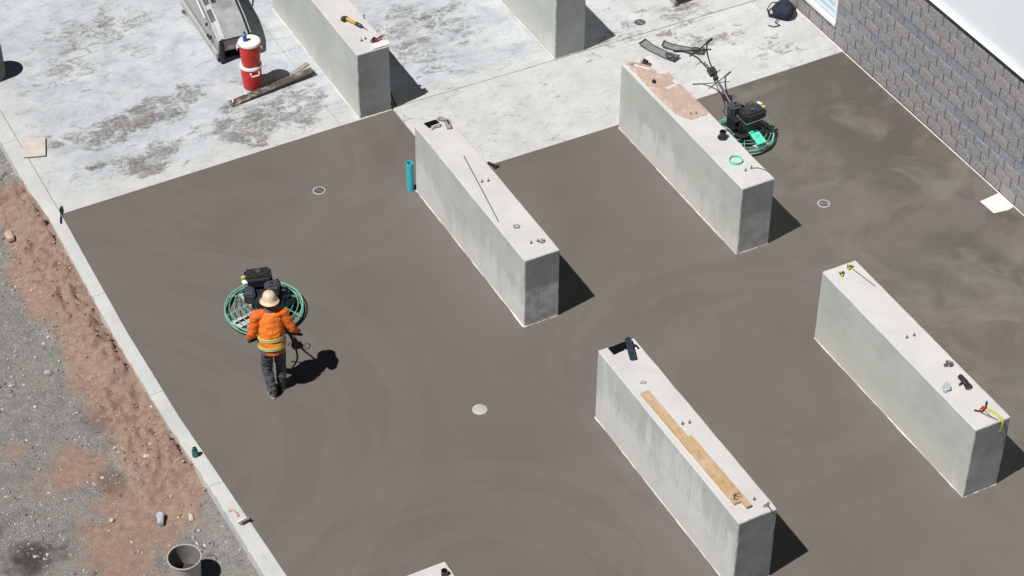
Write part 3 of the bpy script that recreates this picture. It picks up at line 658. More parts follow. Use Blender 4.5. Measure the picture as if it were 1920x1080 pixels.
# ------------------------------------------------------------------ power trowels
ENG = ('engine_block', 'fuel_tank', 'air_filter', 'filter_knob', 'muffler', 'recoil_starter', 'oil_cap', 'hose')
def power_trowel(label, loc, rz, rad, plate):
    t = thing('power_trowel', label, 'power trowel', loc, rz, 'walk-behind power trowels')
    S_ = rad / .6
    gd_ = MB()
    for rr, z, q in ((1., .055, .010), (1.0, .125, .012), (.965, .09, .007), (.88, .155, .006), (.76, .185, .0055), (.63, .205, .005), (.5, .225, .005)):
        gd_.ring((0, 0, z), rad * rr, q, 56, 6)
    g = gd_.build('guard_ring', MT['green'], t)
    sp = MB()
    for i in range(8):
        a = 2 * math.pi * i / 8 + .2
        c_, s_ = math.cos(a), math.sin(a)
        sp.tube([(c_ * rad, s_ * rad, .055), (c_ * rad, s_ * rad, .125), (c_ * rad * .88, s_ * rad * .88, .16), (c_ * rad * .5, s_ * rad * .5, .23), (c_ * .16, s_ * .16, .25)], .0065, 6)
    sp.build('guard_spoke', MT['green'], t)
    lo = MB().ring((0, 0, .03), rad * .99, .014, 56, 6).build('rubber_bumper', MT['rubber'], t)
    for i in range(4):
        a = math.pi / 2 * i + .45
        M = Matrix.Rotation(a, 4, 'Z') @ Matrix.Rotation(R(5), 4, 'X')
        m_ = MB(); m_.box((rad * .56, 0, .022), (rad * .74, .23 * S_, .006)); m_.v = [tuple(M @ Vector(p)) for p in m_.v]
        b = m_.build('blade', MT['blade'], t)
        m_ = MB().tube([(.05, 0, .06), (rad * .86, 0, .05)], .014, 8); m_.v = [tuple(M @ Vector(p)) for p in m_.v]
        m_.build('blade_arm', MT['blackm'], b)
    MB().lathe([(.07, .03), (.10, .06), (.13, .12), (.15, .16), (.15, .21), (.09, .25)], n=20).build('gearbox', MT['blackm'], t)
    # engine: crankcase, cylinder head, tank, filter, muffler, recoil starter
    e = MB().box((0, 0, .33), (.30, .34, .18)).box((.03, .02, .26), (.36, .40, .03)).build('engine_block', MT['blackm'], t, bevel=.012)
    fins = MB()
    for i in range(6): fins.box((.17, -.02, .30 + i * .028), (.10, .20, .010))
    fins.build('cooling_fin', MT['blackm'], e)
    tk = MB().box((-.03, .10, .53), (.32, .24, .15), rx=0).build('fuel_tank', MT['black'], t, bevel=.035, segs=3)
    MB().lathe([(.035, 0), (.035, .02), (.02, .026)], (-.02, .12, .603), 16).build('fuel_cap', MT['dgrey'], tk)
    MB().tube([(-.195, -.01, .475), (.135, -.01, .475), (.135, .22, .475), (-.195, .22, .475)], .007, 6, True).build('tank_seam', MT['steel'], tk)
    MB().box((.10, -.12, .50), (.17, .16, .19)).build('air_filter', MT['dgrey'], t, bevel=.03, segs=3)
    MB().lathe([(.022, 0), (.016, .018)], (.10, -.12, .593), 12).build('filter_knob', MT['black'], t)
    mf = MB().box((-.16, -.09, .42), (.12, .20, .15)).build('muffler', MT['dgrey'], t, bevel=.02, segs=2)
    sg = MB()
    for i in range(5): sg.box((-.225, -.15 + i * .03, .42), (.006, .012, .10))
    sg.build('muffler_slot', MT['dark'], mf)
    rs = MB().lathe([(.13, 0), (.13, .03), (.10, .06), (.04, .07)], n=24)
    rs.v = [(p[0], -.19 - p[2], .36 + p[1]) for p in rs.v]; rec = rs.build('recoil_starter', MT['black'], t)
    MB().ball((.02, -.275, .37), (.028, .02, .028)).build('starter_grip', MT['steel'], rec)
    MB().box((-.20, .0, .555), (.05, .07, .03), rz=.3).build('sticker', MT['white'], tk)
    MB().box((-.155, -.185, .40), (.035, .006, .06)).build('sticker', MT['coolwhite'], mf)
    MB().lathe([(.028, 0), (.028, .03), (.01, .035)], (-.205, .09, .545), 12).build('oil_cap', MT['lime'], t)
    hs = MB().tube([(.12, .1, .42), (.2, .16, .4), (.22, .05, .33), (.16, -.05, .3)], .012, 6); hs.build('hose', MT['rubber'], t)
    for p in [o for o in t.children if o.name.split('.')[0] in ENG]:
        for q in [p] + list(p.children):
            q.data.transform(Matrix.Translation((0, 0, .16)) @ Matrix.Diagonal((1.30, 1.26, 1.22, 1)) @ Matrix.Translation((0, 0, -.16)))
    # handle column and forked bars
    col = MB().tube([(0, -.12, .24), (0, -.30, .38), (0, -.62, .56), (0, -1.0, .70), (0, -1.12, .745)], [.026, .026, .024, .022, .022], 10)
    col.box((0, -.30, .40), (.07, .20, .05), rx=-.55)
    h = col.build('handle_column', MT['blackm'], t)
    MB().box((0, -1.05, .745), (.13, .15, .10), rx=-.4).box((.0, -.93, .70), (.055, .10, .10), rx=-.4).build('throttle_box', MT['black'], h, bevel=.012)
    fk = MB()
    for s in (-1, 1):
        fk.tube([(s * .03, -1.05, .75), (s * .055, -1.2, .80), (s * .10, -1.36, .875), (s * .16, -1.48, .90), (s * .25, -1.605, .915)], .014, 8)
    fk.build('handle_fork', MT['blackm'], h)
    for s in (-1, 1):
        MB().tube([(s * .37, -1.66, .92), (s * .18, -1.58, .915), (-s * .02, -1.50, .91), (-s * .22, -1.43, .905)], .013, 8).build('handlebar', MT['blackm'], h)
        MB().tube([(s * .395, -1.67, .922), (s * .25, -1.61, .917)], .021, 10).build('grip', MT['rubber'], h)
    wh = MB(); ph = [(math.cos(a) * .065, math.sin(a) * .065) for a in [i * math.pi / 10 for i in range(20)]]
    wh.tube([(.07 + p[0] * .5, -1.13 + p[1] * .9, .86 + p[0]) for p in ph], .008, 6, True).tube([(.02, -1.13, .78), (.07, -1.13, .86)], .008, 6)
    wh.build('pitch_wheel', MT['steel'], h)
    MB().tube([(-.03, -1.0, .76), (-.12, -.98, .77), (-.14, -1.03, .76)], .008, 6).build('lever', MT['blackm'], h)
    MB().tube([(-.02, -.55, .55), (-.11, -.52, .53)], .010, 6).build('lever', MT['blackm'], h)
    MB().tube([(.04, -.95, .68), (.07, -.6, .52), (.12, -.42, .45), (.20, -.36, .42), (.21, -.28, .40), (.12, -.2, .40)], .009, 6).build('throttle_cable', MT['rubber'], h)
    if plate:
        p = MB().box((-.02, .355 * S_ + .04, .275), (.18, .34, .012), rx=R(-14)).box((-.02, .52 * S_ + .03, .19), (.155, .012, .08)).build('belt_guard', MT['teal'], t, bevel=.003)
        MB().box((-.05, .33, .288), (.05, .016, .003), rx=R(-14)).box((-.0, .33, .288), (.03, .016, .003), rx=R(-14)).box((-.02, .36, .281), (.10, .018, .003), rx=R(-14)).box((-.02, .42, .266), (.02, .09, .003), rx=R(-14)).build('plate_marking', MT['green'], p)
        MB().tube([(.065, .58 * S_ - .06, .225), (.065, .60 * S_, .16), (-.105, .60 * S_, .16), (-.105, .58 * S_ - .06, .225)], .006, 6).build('guard_brace', MT['green'], t)
    return t
power_trowel('green ringed power trowel being pushed by the worker in the orange vest', (1.915, 8.222, 0), R(-15.2), .60, False)
power_trowel('parked power trowel with teal belt guard plate behind the sandy pier', (10.87, 8.64, 0), R(182.0), .505, True)

# ------------------------------------------------------------------ the worker
def remesh(mb, name, voxel, smooth=6):
    o = mb.build(name + '_src', None, smooth=False); md = o.modifiers.new('r', 'REMESH'); md.mode = 'VOXEL'; md.voxel_size = voxel
    s = o.modifiers.new('s', 'SMOOTH'); s.iterations = smooth; s.factor = .5
    dg = bpy.context.evaluated_depsgraph_get(); me_ = bpy.data.meshes.new_from_object(o.evaluated_get(dg)); me_.name = name
    old_ = o.data; bpy.data.objects.remove(o); bpy.data.meshes.remove(old_); me_.shade_smooth(); me_.materials.clear(); return me_
def limb(mb, pts, rad, n=14, ends=True):
    P = [Vector(p) for p in pts]; Q, Rr = [], []
    for i in range(len(P) - 1):
        for k in range(5):
            u = k / 5; Q.append(P[i].lerp(P[i+1], u)); a, b = rad[i], rad[i+1]; Rr.append(tuple(x + (y - x) * u for x, y in zip(a if isinstance(a, tuple) else (a, a), b if isinstance(b, tuple) else (b, b))))
    Q.append(P[-1]); Rr.append(rad[-1] if isinstance(rad[-1], tuple) else (rad[-1], rad[-1]))
    mb.tube(Q, [(r[1], r[0]) for r in Rr], n)
    for p, r in ((P[0], Rr[0]), (P[-1], Rr[-1])) if ends else (): mb.ball(p, (min(r),) * 3)
    return mb
def wrinkle(me_, amp, sc, zlim=None):
    me_.update()
    nn = [v.normal.copy() for v in me_.vertices]
    for v, n in zip(me_.vertices, nn):
        p = v.co; e = noise.fractal(Vector((p.x * sc, p.y * sc, p.z * sc * 1.5)), 1, 2, 3) + .6 * math.sin(p.z * 55 + 6 * noise.noise(p * 6)) * max(0, noise.noise(p * 5 + Vector((3, 3, 3))))
        v.co = p + n * amp * e
    return me_
man = thing('person', 'worker in orange vest and cream hard hat, walking behind the power trowel', 'person', (1.385, 6.51, 0), R(-16.5))
SH = {s: Vector((s * .185, .135, 1.395)) for s in (-1, 1)}
EL = {-1: Vector((-.275, .06, 1.11)), 1: Vector((.315, .07, 1.12))}
HD = {-1: Vector((-.33, .215, .925)), 1: Vector((.40, .215, .925))}
HIP = {-1: Vector((-.088, -.02, .84)), 1: Vector((.092, .01, .84))}
KN = {-1: Vector((-.105, .03, .46)), 1: Vector((.10, .085, .46))}
AN = {-1: Vector((-.055, -.10, .09)), 1: Vector((.095, .05, .09))}
NECK = Vector((.015, .155, 1.42)); HEAD = Vector((.022, .20, 1.545))
def hand(mb, s, inf=0.):
    c = HD[s]; fw = Vector((0, 1, 0)); d = (HD[s] - EL[s]).normalized()
    gx = Vector((s * .92, -.38, 0)).normalized()            # along the grip
    palm = c + Vector((0, -.012, .012))
    Mx = Matrix.Rotation(math.atan2(gx.y, gx.x), 4, 'Z')
    mb.ball(palm - d * .015, (.043 + inf, .040 + inf, .019 + inf), Mx)
    for i, (o_, ln) in enumerate(((-.032, .9), (-.011, 1.), (.011, .96), (.032, .8))):
        b = palm + gx * (o_ * s) + Vector((0, .022, .006))
        pts = [b, b + Vector((0, .030 * ln, -.006)), b + Vector((0, .036 * ln, -.034 * ln)), b + Vector((0, .008, -.048 * ln))]
        mb.tube(pts, [.0095 + inf, .009 + inf, .0085 + inf, .0075 + inf], 8)
    tb = palm - gx * (.038 * s) + Vector((0, -.012, -.004))
    mb.tube([tb, tb + Vector((-s * .010, .018, -.020)), tb + Vector((0, .036, -.036))], [.012 + inf, .0105 + inf, .0085 + inf], 8)
# body: one continuous figure
b = MB()
limb(b, [(0, -.005, .86), (0, .035, 1.0), (0, .085, 1.18), (0, .13, 1.38)], [(.145, .10), (.14, .095), (.155, .105), (.15, .085)])
for s in (-1, 1):
    limb(b, [SH[s] * .6 + Vector((0, .05, .555)), SH[s], EL[s], HD[s] - (HD[s] - EL[s]).normalized() * .03], [.06, .058, .043, .029])
    limb(b, [HIP[s], KN[s], AN[s]], [.088, .058, .042])
    limb(b, [AN[s] + Vector((0, -.03, -.045)), AN[s] + Vector((s * .015, .13, -.06))], [.034, .028]); hand(b, s)
limb(b, [(.008, .13, 1.35), NECK, HEAD + Vector((0, -.02, -.06))], [.068, .058, .058])
b.ball(HEAD, (.076, .095, .112)); b.ball(HEAD + Vector((0, .035, -.055)), (.055, .062, .058))       # skull, jaw
b.ball(HEAD + Vector((0, .098, -.01)), (.013, .022, .024)); b.ball(HEAD + Vector((0, .085, -.052)), (.024, .014, .009))   # nose, lips
for s in (-1, 1): b.ball(HEAD + Vector((s * .078, -.005, -.005)), (.012, .024, .034)); b.ball(HEAD + Vector((s * .03, .082, .022)), (.02, .014, .01))
body = obj('body', remesh(b, 'body', .0062, 4), MT['skin'], man)
for s in (-1, 1): MB().ball(HEAD + Vector((s * .031, .086, .006)), (.011, .008, .008)).build('eye', MT['hair'], body)
hr = MB().ball(HEAD + Vector((0, -.022, .012)), (.081, .084, .10)); hr.build('hair', MT['hair'], man)
# shirt with sleeves, vest over it
b = MB()
limb(b, [(0, -.012, .79), (0, .02, .95), (0, .075, 1.15), (0, .125, 1.36), (0, .14, 1.43)], [(.192, .140), (.178, .130), (.183, .128), (.172, .105), (.12, .08)], 18, False)
for s in (-1, 1): limb(b, [SH[s] * .62 + Vector((0, .05, .535)), SH[s] + Vector((s * .008, 0, 0)), EL[s], HD[s] - (HD[s] - EL[s]).normalized() * .065], [.085, .085, .066, .046])
limb(b, [(.008, .14, 1.39), NECK], [.085, .075])
obj('shirt', wrinkle(remesh(b, 'shirt', .011, 5), .012, 10), MT['orange'], man)
b = MB()
limb(b, [(0, .00, .86), (0, .028, .97), (0, .075, 1.15), (0, .122, 1.345), (0, .135, 1.41), (0, .14, 1.45)], [(.200, .152), (.192, .146), (.192, .144), (.180, .124), (.150, .105), (.09, .08)], 20, False)
vest = obj('vest', wrinkle(remesh(b, 'vest', .011, 4), .010, 8), MT['vest'], man)
def band(z, wdt_, mt, out, nm):
    vv, ff = [], []; n = 48
    for i in range(n):
        a = 2 * math.pi * i / n
        for dz in (-wdt_ / 2, wdt_ / 2):
            zz = z + dz; u = (zz - .86) / .45; cy = .0 + .118 * u; rx, ry = .201 + out - .010 * max(0, u), .153 + out
            vv.append((rx * math.cos(a), cy + ry * math.sin(a), zz + .014 * math.sin(a + .4) + .004 * noise.noise(Vector((math.cos(a) * 3, math.sin(a) * 3, z)))))
    for i in range(n): j = (i + 1) % n; ff.append((i*2, j*2, j*2+1, i*2+1))
    return MB().add(vv, ff).build(nm, mt, vest)
for z in (.95, 1.085):
    band(z, .05, MT['limeband'], .012, 'hi_vis_band'); band(z, .018, MT['silver'], .0145, 'reflective_stripe')
# trousers, boots
b = MB()
limb(b, [(0, -.005, .90), (0, 0, .82), (0, 0, .76)], [(.155, .125), (.155, .125), (.14, .10)], 18, False)
for s in (-1, 1): limb(b, [HIP[s] + Vector((0, 0, .02)), HIP[s] * .5 + KN[s] * .5, KN[s], KN[s] * .45 + AN[s] * .55 + Vector((0, -.015, 0)), AN[s] + Vector((0, 0, .0))], [.099, .090, .080, .074, .070])
obj('trousers', wrinkle(remesh(b, 'trousers', .010, 2), .016, 11), MT['denim'], man)
for s in (-1, 1):
    b = MB(); A = AN[s]; z0 = -A.z
    limb(b, [A + Vector((0, -.005, .07)), A + Vector((0, -.01, 0))], [.056, .056])
    limb(b, [A + Vector((0, -.035, z0 + .045)), A + Vector((s * .01, .07, z0 + .045)), A + Vector((s * .018, .15, z0 + .04))], [.042, .045, .038])
    bt = obj('boot', remesh(b, 'boot', .008, 3), MT['boot'], man)
    sp = [(math.cos(a) * .05 + (s * .018 if math.sin(a) > 0 else 0), math.sin(a) * (.145) + .06) for a in [2 * math.pi * i / 20 for i in range(20)]]
    MB().prism([(p[0] + A.x, p[1] + A.y) for p in sp], .0, .024).build('sole', MT['sole'], bt, bevel=.004)
b = MB(); hand(b, 1, .0035); limb(b, [HD[1] - (HD[1] - EL[1]).normalized() * .07, HD[1] - (HD[1] - EL[1]).normalized() * .02], [.040, .034])
obj('glove', remesh(b, 'glove', .005, 2), MT['glove'], man)
limb(MB(), [(.01, .15, 1.40), (.015, .16, 1.455), (.02, .17, 1.49)], [.088, .084, .086]).build('neck_gaiter', MT['gaiter'], man)
# full brim hard hat with ridges
M = Matrix.Translation(HEAD + Vector((0, -.008, .045))) @ Matrix.Rotation(R(-12), 4, 'X')
prof = [(.168, -.002), (.172, .004), (.150, .016), (.126, .030), (.124, .06), (.114, .10), (.092, .135), (.055, .158), (.0001, .166)]
hat = MB().lathe([(a, z_) for a, z_ in prof], n=40); hat.v = [tuple(M @ Vector((p[0] * .83, p[1] * .96, p[2] - (.018 * max(0, abs(p[1]) / .17 - .6) if p[2] < .03 else 0)))) for p in hat.v]
hh = hat.build('hard_hat', MT['hat'], man, ang=60)
rg = MB()
for dx in (-.035, 0, .035):
    rg.tube([tuple(M @ Vector((dx * .9 * (1 - .2 * abs(math.sin(a))), math.sin(a) * .116, .035 + math.cos(a) * (.132 - abs(dx) * .35)))) for a in [R(q) for q in range(-75, 76, 15)]], .007, 6)
rg.build('hat_ridge', MT['hat'], hh)

# ------------------------------------------------------------------ coolers, bottle
def cooler(label, loc, rz, s=1.):
    t = thing('drink_cooler', label, 'cooler', loc, rz, 'red drink coolers stacked in a column')
    MB().lathe([(.150, 0), (.156, .008), (.1655, .095), (.1685, .098), (.1685, .104), (.1665, .107), (.177, .29), (.180, .293), (.180, .299), (.1785, .302), (.184, .425), (.176, .435)], n=36).build('cooler_body', MT['red'], t)
    MB().lathe([(.180, .432), (.194, .436), (.196, .465), (.188, .482), (.165, .486), (.158, .478), (.0001, .478)], n=36).build('lid', MT['coolwhite'], t)
    for sd in (-1, 1):
        MB().tube([(sd * .18, -.075, .40), (sd * .205, -.075, .405), (sd * .215, -.065, .35), (sd * .215, .065, .35), (sd * .205, .075, .405), (sd * .18, .075, .40)], .012, 8).build('handle', MT['coolwhite'], t)
    MB().tube([(0, .155, .045), (0, .195, .045), (0, .2, .02)], .016, 8).build('spigot', MT['coolwhite'], t)
    return t
cooler('red drink cooler with white lid, lower of the two stacked on the old slab', (4.05, 13.84, .003), R(-92))
cooler('red drink cooler with white lid, upper of the stack, blue bottle on it', (4.055, 13.83, .482), R(-24))
t = thing('water_bottle', 'small blue bottle standing on the lid of the upper red cooler', 'bottle', (3.99, 13.86, .961))
MB().lathe([(.030, 0), (.036, .006), (.036, .085), (.034, .09), (.036, .10), (.034, .135), (.016, .15), (.014, .165)], n=20).build('bottle_body', MT['blue'], t)
MB().lathe([(.017, .16), (.017, .182), (.012, .185)], n=16).build('cap', MT['navy'], t)

# ------------------------------------------------------------------ grey machine behind the coolers
mc = thing('site_machine', 'grey machine with louvred curved hood, black trim and dark front panel, at the top edge', 'machine', (3.80, 14.70, 0), R(-2))
prof = [(.0, .49), (.06, .54), (.30, .70), (.60, .83), (1.0, .94), (1.6, 1.02), (2.3, 1.04)]
W_ = .60
def strip(x0, x1, dz0, dz1, nm, mt, drop=.02, par=mc):
    vv, ff = [], []
    for y, z in prof: vv += [(x0, y, z + dz0), (x1, y, z + dz1), (x1, y, z + dz1 - drop), (x0, y, z + dz0 - drop)]
    n = len(prof)
    for i in range(n - 1):
        for j in range(4): ff.append((i*4+j, i*4+(j+1) % 4, (i+1)*4+(j+1) % 4, (i+1)*4+j))
    ff += [(0, 1, 2, 3), ((n-1)*4+3, (n-1)*4+2, (n-1)*4+1, (n-1)*4)]
    return MB().add(vv, ff).build(nm, mt, par)
hood = strip(.13, W_ - .05, .0, .012, 'hood', MT['hood'])
strip(.0, .126, -.05, -.006, 'side_panel', MT['hood2'])
strip(W_ - .045, W_ - .012, .004, .004, 'seal_trim', MT['black'], .05)
strip(W_ - .010, W_ + .02, -.02, -.02, 'edge_trim', MT['hood2'], .03)
bp = [(y, z - .035) for y, z in prof[1:]] + [(2.3, .12), (.10, .12)]
MB().add([(.02, y, z) for y, z in bp] + [(W_, y, z) for y, z in bp], [tuple(range(len(bp))), tuple(range(2*len(bp)-1, len(bp)-1, -1))] + [(i, i + len(bp), (i+1) % len(bp) + len(bp), (i+1) % len(bp)) for i in range(len(bp))]).build('chassis', MT['hood2'], mc)
lv = MB()
def hz_(y):
    for (a, za), (b_, zb) in zip(prof, prof[1:]):
        if y <= b_: return za + (zb - za) * (y - a) / (b_ - a)
    return 1.04
for cx, cy, n in ((.06, .46, 4), (.20, .78, 4), (.31, .82, 3), (.44, .86, 3), (.08, .80, 4)):
    for i in range(n):
        x = cx + (i - n / 2) * .022; off_ = (-.05 + .044 * x / .126) if x < .126 else .004
        lv.tube([(x, cy - .12, hz_(cy - .12) + off_ + .003), (x, cy, hz_(cy) + off_ + .006), (x, cy + .12, hz_(cy + .12) + off_ + .003)], .0085, 6)
lv.build('louvre', MT['dark'], hood)
fp = MB().box((.34, .035, .36), (.50, .05, .22)).build('front_panel', MT['front'], mc, bevel=.008)
MB().box((.33, .03, .488), (.56, .07, .02)).build('front_lip', MT['black'], mc)
vt = MB()
for i in range(3): vt.box((.33, .017, .36 + i * .035), (.07, .006, .012))
vt.build('vent_slot', MT['steel'], fp)
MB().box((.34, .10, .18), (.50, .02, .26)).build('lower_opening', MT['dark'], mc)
MB().box((.045, .03, .25), (.07, .09, .46)).box((.09, .0, .22), (.02, .02, .34)).build('corner_post', MT['blackm'], mc, bevel=.008)
MB().box((.57, .03, .25), (.05, .09, .46)).build('corner_post', MT['blackm'], mc, bevel=.008)
MB().tube([(-.05, .52, .68), (-.05, 1.0, .86), (-.05, 1.8, .98)], .012, 8).build('side_rail', MT['coolwhite'], mc)
for y, z in ((.42, .30), (.50, .30), (.34, .36), (.52, .52)): MB().lathe([(.022, 0), (.022, .05)], (-.03, y, z), 10).build('knob', MT['black'], mc)
MB().box((-.02, 1.0, .16), (.06, 1.9, .12)).build('skirt', MT['hood2'], mc, bevel=.01)
for x in (.02, .58):
    for y in (.12, 1.7): MB().box((x, y, .06), (.06, .1, .12)).build('foot', MT['rubber'], mc, bevel=.01)
MB().tube([(.66, 1.3, .75), (.74, 1.45, .80), (.72, 1.62, .98)], .016, 8).build('lift_handle', MT['blackm'], mc)

# ------------------------------------------------------------------ things on the old slab
t = thing('screed_board', 'dark screed board smeared with pale concrete, lying before the red coolers', 'board', (3.50, 13.50, .0), R(7.2))
m_ = MB(); m_.box((.83, 0, .040), (1.66, .17, .045), ry=R(-2.2)); m_.build('board', MT['brown'], t, bevel=.004)
MB().box((.9, -.088, .045), (1.5, .006, .05), ry=R(-2.2)).build('front_shade_strip', MT['black'], t)  # black strip standing in for shade on the board's front face
MB().box((.05, .0, .066), (.10, .02, .008), rz=1.1).build('wire_clip', MT['offwhite'], t)
MB().box((.33, .05, .074), (.02, .06, .008)).build('wire_clip', MT['offwhite'], t)
tag(MB().box((0, 0, .012), (.42, .09, .02), ry=R(-2)).build('wood_strip', MT['greywood'], None, (4.98, 13.93, .003), R(24), bevel=.003), 'short grey strip lying beyond the right end of the screed board', 'strip')
tag(MB().tube([(0, 0, .01), (.09, .02, .012), (.15, .03, .01)], .011, 6).build('small_scrap', MT['pink'], None, (4.66, 13.30, .003)), 'small pinkish scrap under the right half of the screed board', 'scrap')
tag(MB().prism([(-.16, 13.64), (.19, 13.52), (.35, 14.01), (-.03, 14.10)], .024, .045).build('square_board', MT['tan'], bevel=.003), 'square tan board lying over the kerb joint at the left', 'board')
# round concrete post
t = thing('concrete_post', 'short round grey concrete post with pale top, cut by the left edge', 'post', (.08, 16.20, .003))
MB().lathe([(.27, 0), (.27, .59), (.255, .61), (.2, .612)], n=40).build('post_body', plain('grey_post', (.12, .13, .125), .75, 0, .25, 4), t)
MB().lathe([(.255, .608), (.25, .618), (.0001, .62)], n=40).build('post_cap', MT['offwhite'], t)
MB().box((-.02, -.02, .635), (.14, .08, .03), rz=.4).build('top_bracket', MT['black'], t, bevel=.005)
# reddish stack at the top
t = thing('board_stack', 'low stack with pale side and red-brown boards at the top edge', 'stack', (11.93, 12.66, .003), R(0))
for i in range(3): MB().box((.42, .45, .035 + i * .058), (.84, .88, .05)).build('board', MT['redbrown'], t, bevel=.004)
MB().box((-.012, .45, .09), (.02, .9, .17)).build('side_plate', MT['steel'], t, bevel=.003)
MB().box((-.0, -.005, .05), (.05, .04, .09)).build('corner_clip', MT['zinc'], t)
# curved fresno blades
def fresno(label, a, b, wd, up):
    A, B = Vector(a), Vector(b); d = (B - A).normalized(); L = (B - A).length; n_ = Vector((-d.y, d.x, 0))
    t = thing('knee_board', label, 'knee board', (A.x, A.y, .003), math.atan2(d.y, d.x), 'pair of grey knee boards')
    vv, ff = [], []; n = 14
    for i in range(n + 1):
        u = i / n; z = up * (max(0, .28 - u) / .28) ** 1.5 + up * (max(0, u - .72) / .28) ** 1.5
        for j, q in enumerate((-.5, -.46, 0, .46, .5)): vv.append((u * L, q * wd, z + .012 + (.014 if j in (0, 4) else 0)))
    for i in range(n):
        for j in range(4): ff.append((i*5+j, i*5+j+1, (i+1)*5+j+1, (i+1)*5+j))
    o = MB().add(vv, ff); n0 = len(o.v); o.add([(x, y, z - .008) for x, y, z in vv], [tuple(reversed(f)) for f in ff])
    o.build('plate', plain('galvanised', (.24, .26, .265), .45, .3, .25, 7, dirt=(.42, .42, .41), dirtamt=.5, dscale=5), t)
    for e_ in (0., L): MB().tube([(e_, -.5 * wd, up + .02), (e_, .5 * wd, up + .02)], .012, 6).build('end_lip', MT['blackm'], t)
    for s in (-1, 1): MB().tube([(i / 8 * L, s * .48 * wd, .026 + up * (max(0, .28 - i / 8) / .28) ** 1.5 + up * (max(0, i / 8 - .72) / .28) ** 1.5) for i in range(9)], .007, 6).build('side_rim', MT['dgrey'], t)
    MB().ball((L * .82, 0, .06), (.10, wd * .4, .035)).build('knee_pad', MT['dgrey'], t)
fresno('grey curved knee board lying free, nearest to the sandy pier end', (10.75, 11.86), (11.03, 11.14), .19, .05)
fresno('grey curved knee board lying under the handlebar of the parked trowel', (11.05, 11.64), (11.58, 11.12), .17, .05)
# backpack
t = thing('backpack', 'dark navy backpack with loose straps lying by the block wall', 'backpack', (13.52, 11.50, .003), R(-35))
b = MB()
b.ball((0, 0, .13), (.19, .23, .15)); b.ball((.03, -.10, .12), (.15, .13, .13)); b.ball((0, .16, .12), (.15, .10, .11)); b.ball((-.10, 0, .10), (.12, .2, .10))
obj('bag', wrinkle(remesh(b, 'bag', .012, 4), .014, 9), MT['navy'], t)
b = MB(); b.ball((.06, -.05, .19), (.12, .13, .09)); obj('front_pocket', wrinkle(remesh(b, 'front_pocket', .012, 3), .01, 10), MT['blackcloth'], t)
MB().tube([(-.14, .16, .16), (-.24, .20, .12), (-.30, .08, .06), (-.26, -.10, .04), (-.12, -.16, .1)], [(.03, .008)] * 5, 8).build('strap', MT['blackcloth'], t)
MB().tube([(-.10, -.2, .08), (-.14, -.30, .03), (-.05, -.36, .015), (-.16, -.42, .012), (-.26, -.38, .012)], .011, 6).build('strap', MT['blackcloth'], t)
MB().tube([(.05, .22, .1), (.14, .28, .05), (.2, .24, .03), (.18, .16, .06)], .018, 6).build('strap', MT['blackcloth'], t)
MB().tube([(-.05, .22, .2), (-.02, .27, .23), (.05, .22, .2)], .012, 6).build('grab_loop', MT['blackcloth'], t)
# bars leaning in the shade of the pier
for i, (x, q) in enumerate(((5.945, 'inner'), (6.0, 'outer'))):
    tag(MB().tube([(0, 0, .014), (.06, .34, .05)], .013, 6).build('steel_bar', MT['blackm'], None, (x + .02, 12.2 - .03 * i, .003)), 'black bar in the shade beside the grinder pier, %s of two' % q, 'bar', 'black bars beside the pier')
t = thing('clamp_shoe', 'small black clamp on the slab behind the pier with the black rod', 'clamp', (6.72, 9.90, .003))
MB().box((0, .03, .03), (.03, .14, .05), rz=.5).box((.05, -.06, .018), (.10, .05, .03), rz=.2).build('clamp_body', MT['black'], t, bevel=.005)

# ------------------------------------------------------------------ teal pipe
t = thing('pvc_pipe', 'bright teal plastic pipe standing upright against the far pier corner', 'pipe', (5.245, 9.965, 0))
MB().lathe([(.058, 0), (.058, .55), (.050, .55), (.050, .02), (.0001, .02)], n=28).build('pipe_wall', MT['cyan'], t)

# ------------------------------------------------------------------ things on the pier tops
T = PH + .003
def small(name, label, cat, loc, rz=0, group=None): return thing(name, label, cat, (loc[0], loc[1], T), rz, group)
tag(MB().tube([(5.66, 8.81, T + .006), (5.53, 7.97, T + .007), (5.39, 7.09, T + .006)], .0065, 6).build('steel_rod', MT['blackm']), 'long thin black rod lying along the pier beside the teal pipe', 'rod')
t = small('wood_offcut', 'grey weathered wood offcut on the pier top beside the black mat, the longer one', 'offcut', (5.80, 9.66), R(-14), 'grey wood offcuts')
MB().box((0, 0, .02), (.085, .24, .035)).build('offcut_block', MT['greywood'], t, bevel=.003); MB().box((.01, .03, .041), (.02, .12, .004)).build('slot', MT['dark'], t)
t = small('wood_offcut', 'short grey offcut between the black mat and the longer offcut', 'offcut', (5.78, 9.82), R(40), 'grey wood offcuts')
MB().box((0, 0, .018), (.08, .15, .03)).build('offcut_block', MT['greywood'], t, bevel=.003); MB().box((-.03, -.06, .036), (.02, .03, .006)).build('staple', MT['dark'], t)
tag(MB().tube([(0, 0, .01), (.08, .02, .02), (.16, .01, .012)], .008, 6).tube([(.16, .01, .012), (.2, .05, .012)], .012, 6).build('small_hook', MT['steel'], None, (5.50, 9.66, T)), 'small steel hook lying at the near edge of the black mat', 'hook')
def wire_tangle(name, label, x, y, r, mt, n=4, seed=1, cat='wire', h=.03):
    rnd = random.Random(seed); m_ = MB()
    for k in range(n):
        a0 = rnd.uniform(0, 6.28); pts = []
        for i in range(9):
            a = a0 + i * rnd.uniform(.5, .9); q = r * rnd.uniform(.45, 1.); pts.append((math.cos(a) * q, math.sin(a) * q * .8, .005 + h * rnd.random()))
        m_.tube(pts, .0042, 5)
    return tag(m_.build(name, mt, None, (x, y, T)), label, cat)
wire_tangle('tie_wire', 'small tangle of dark tie wire on the rod pier, between the two bolt pairs', 5.57, 6.86, .065, MT['greywood'], 2, 3)
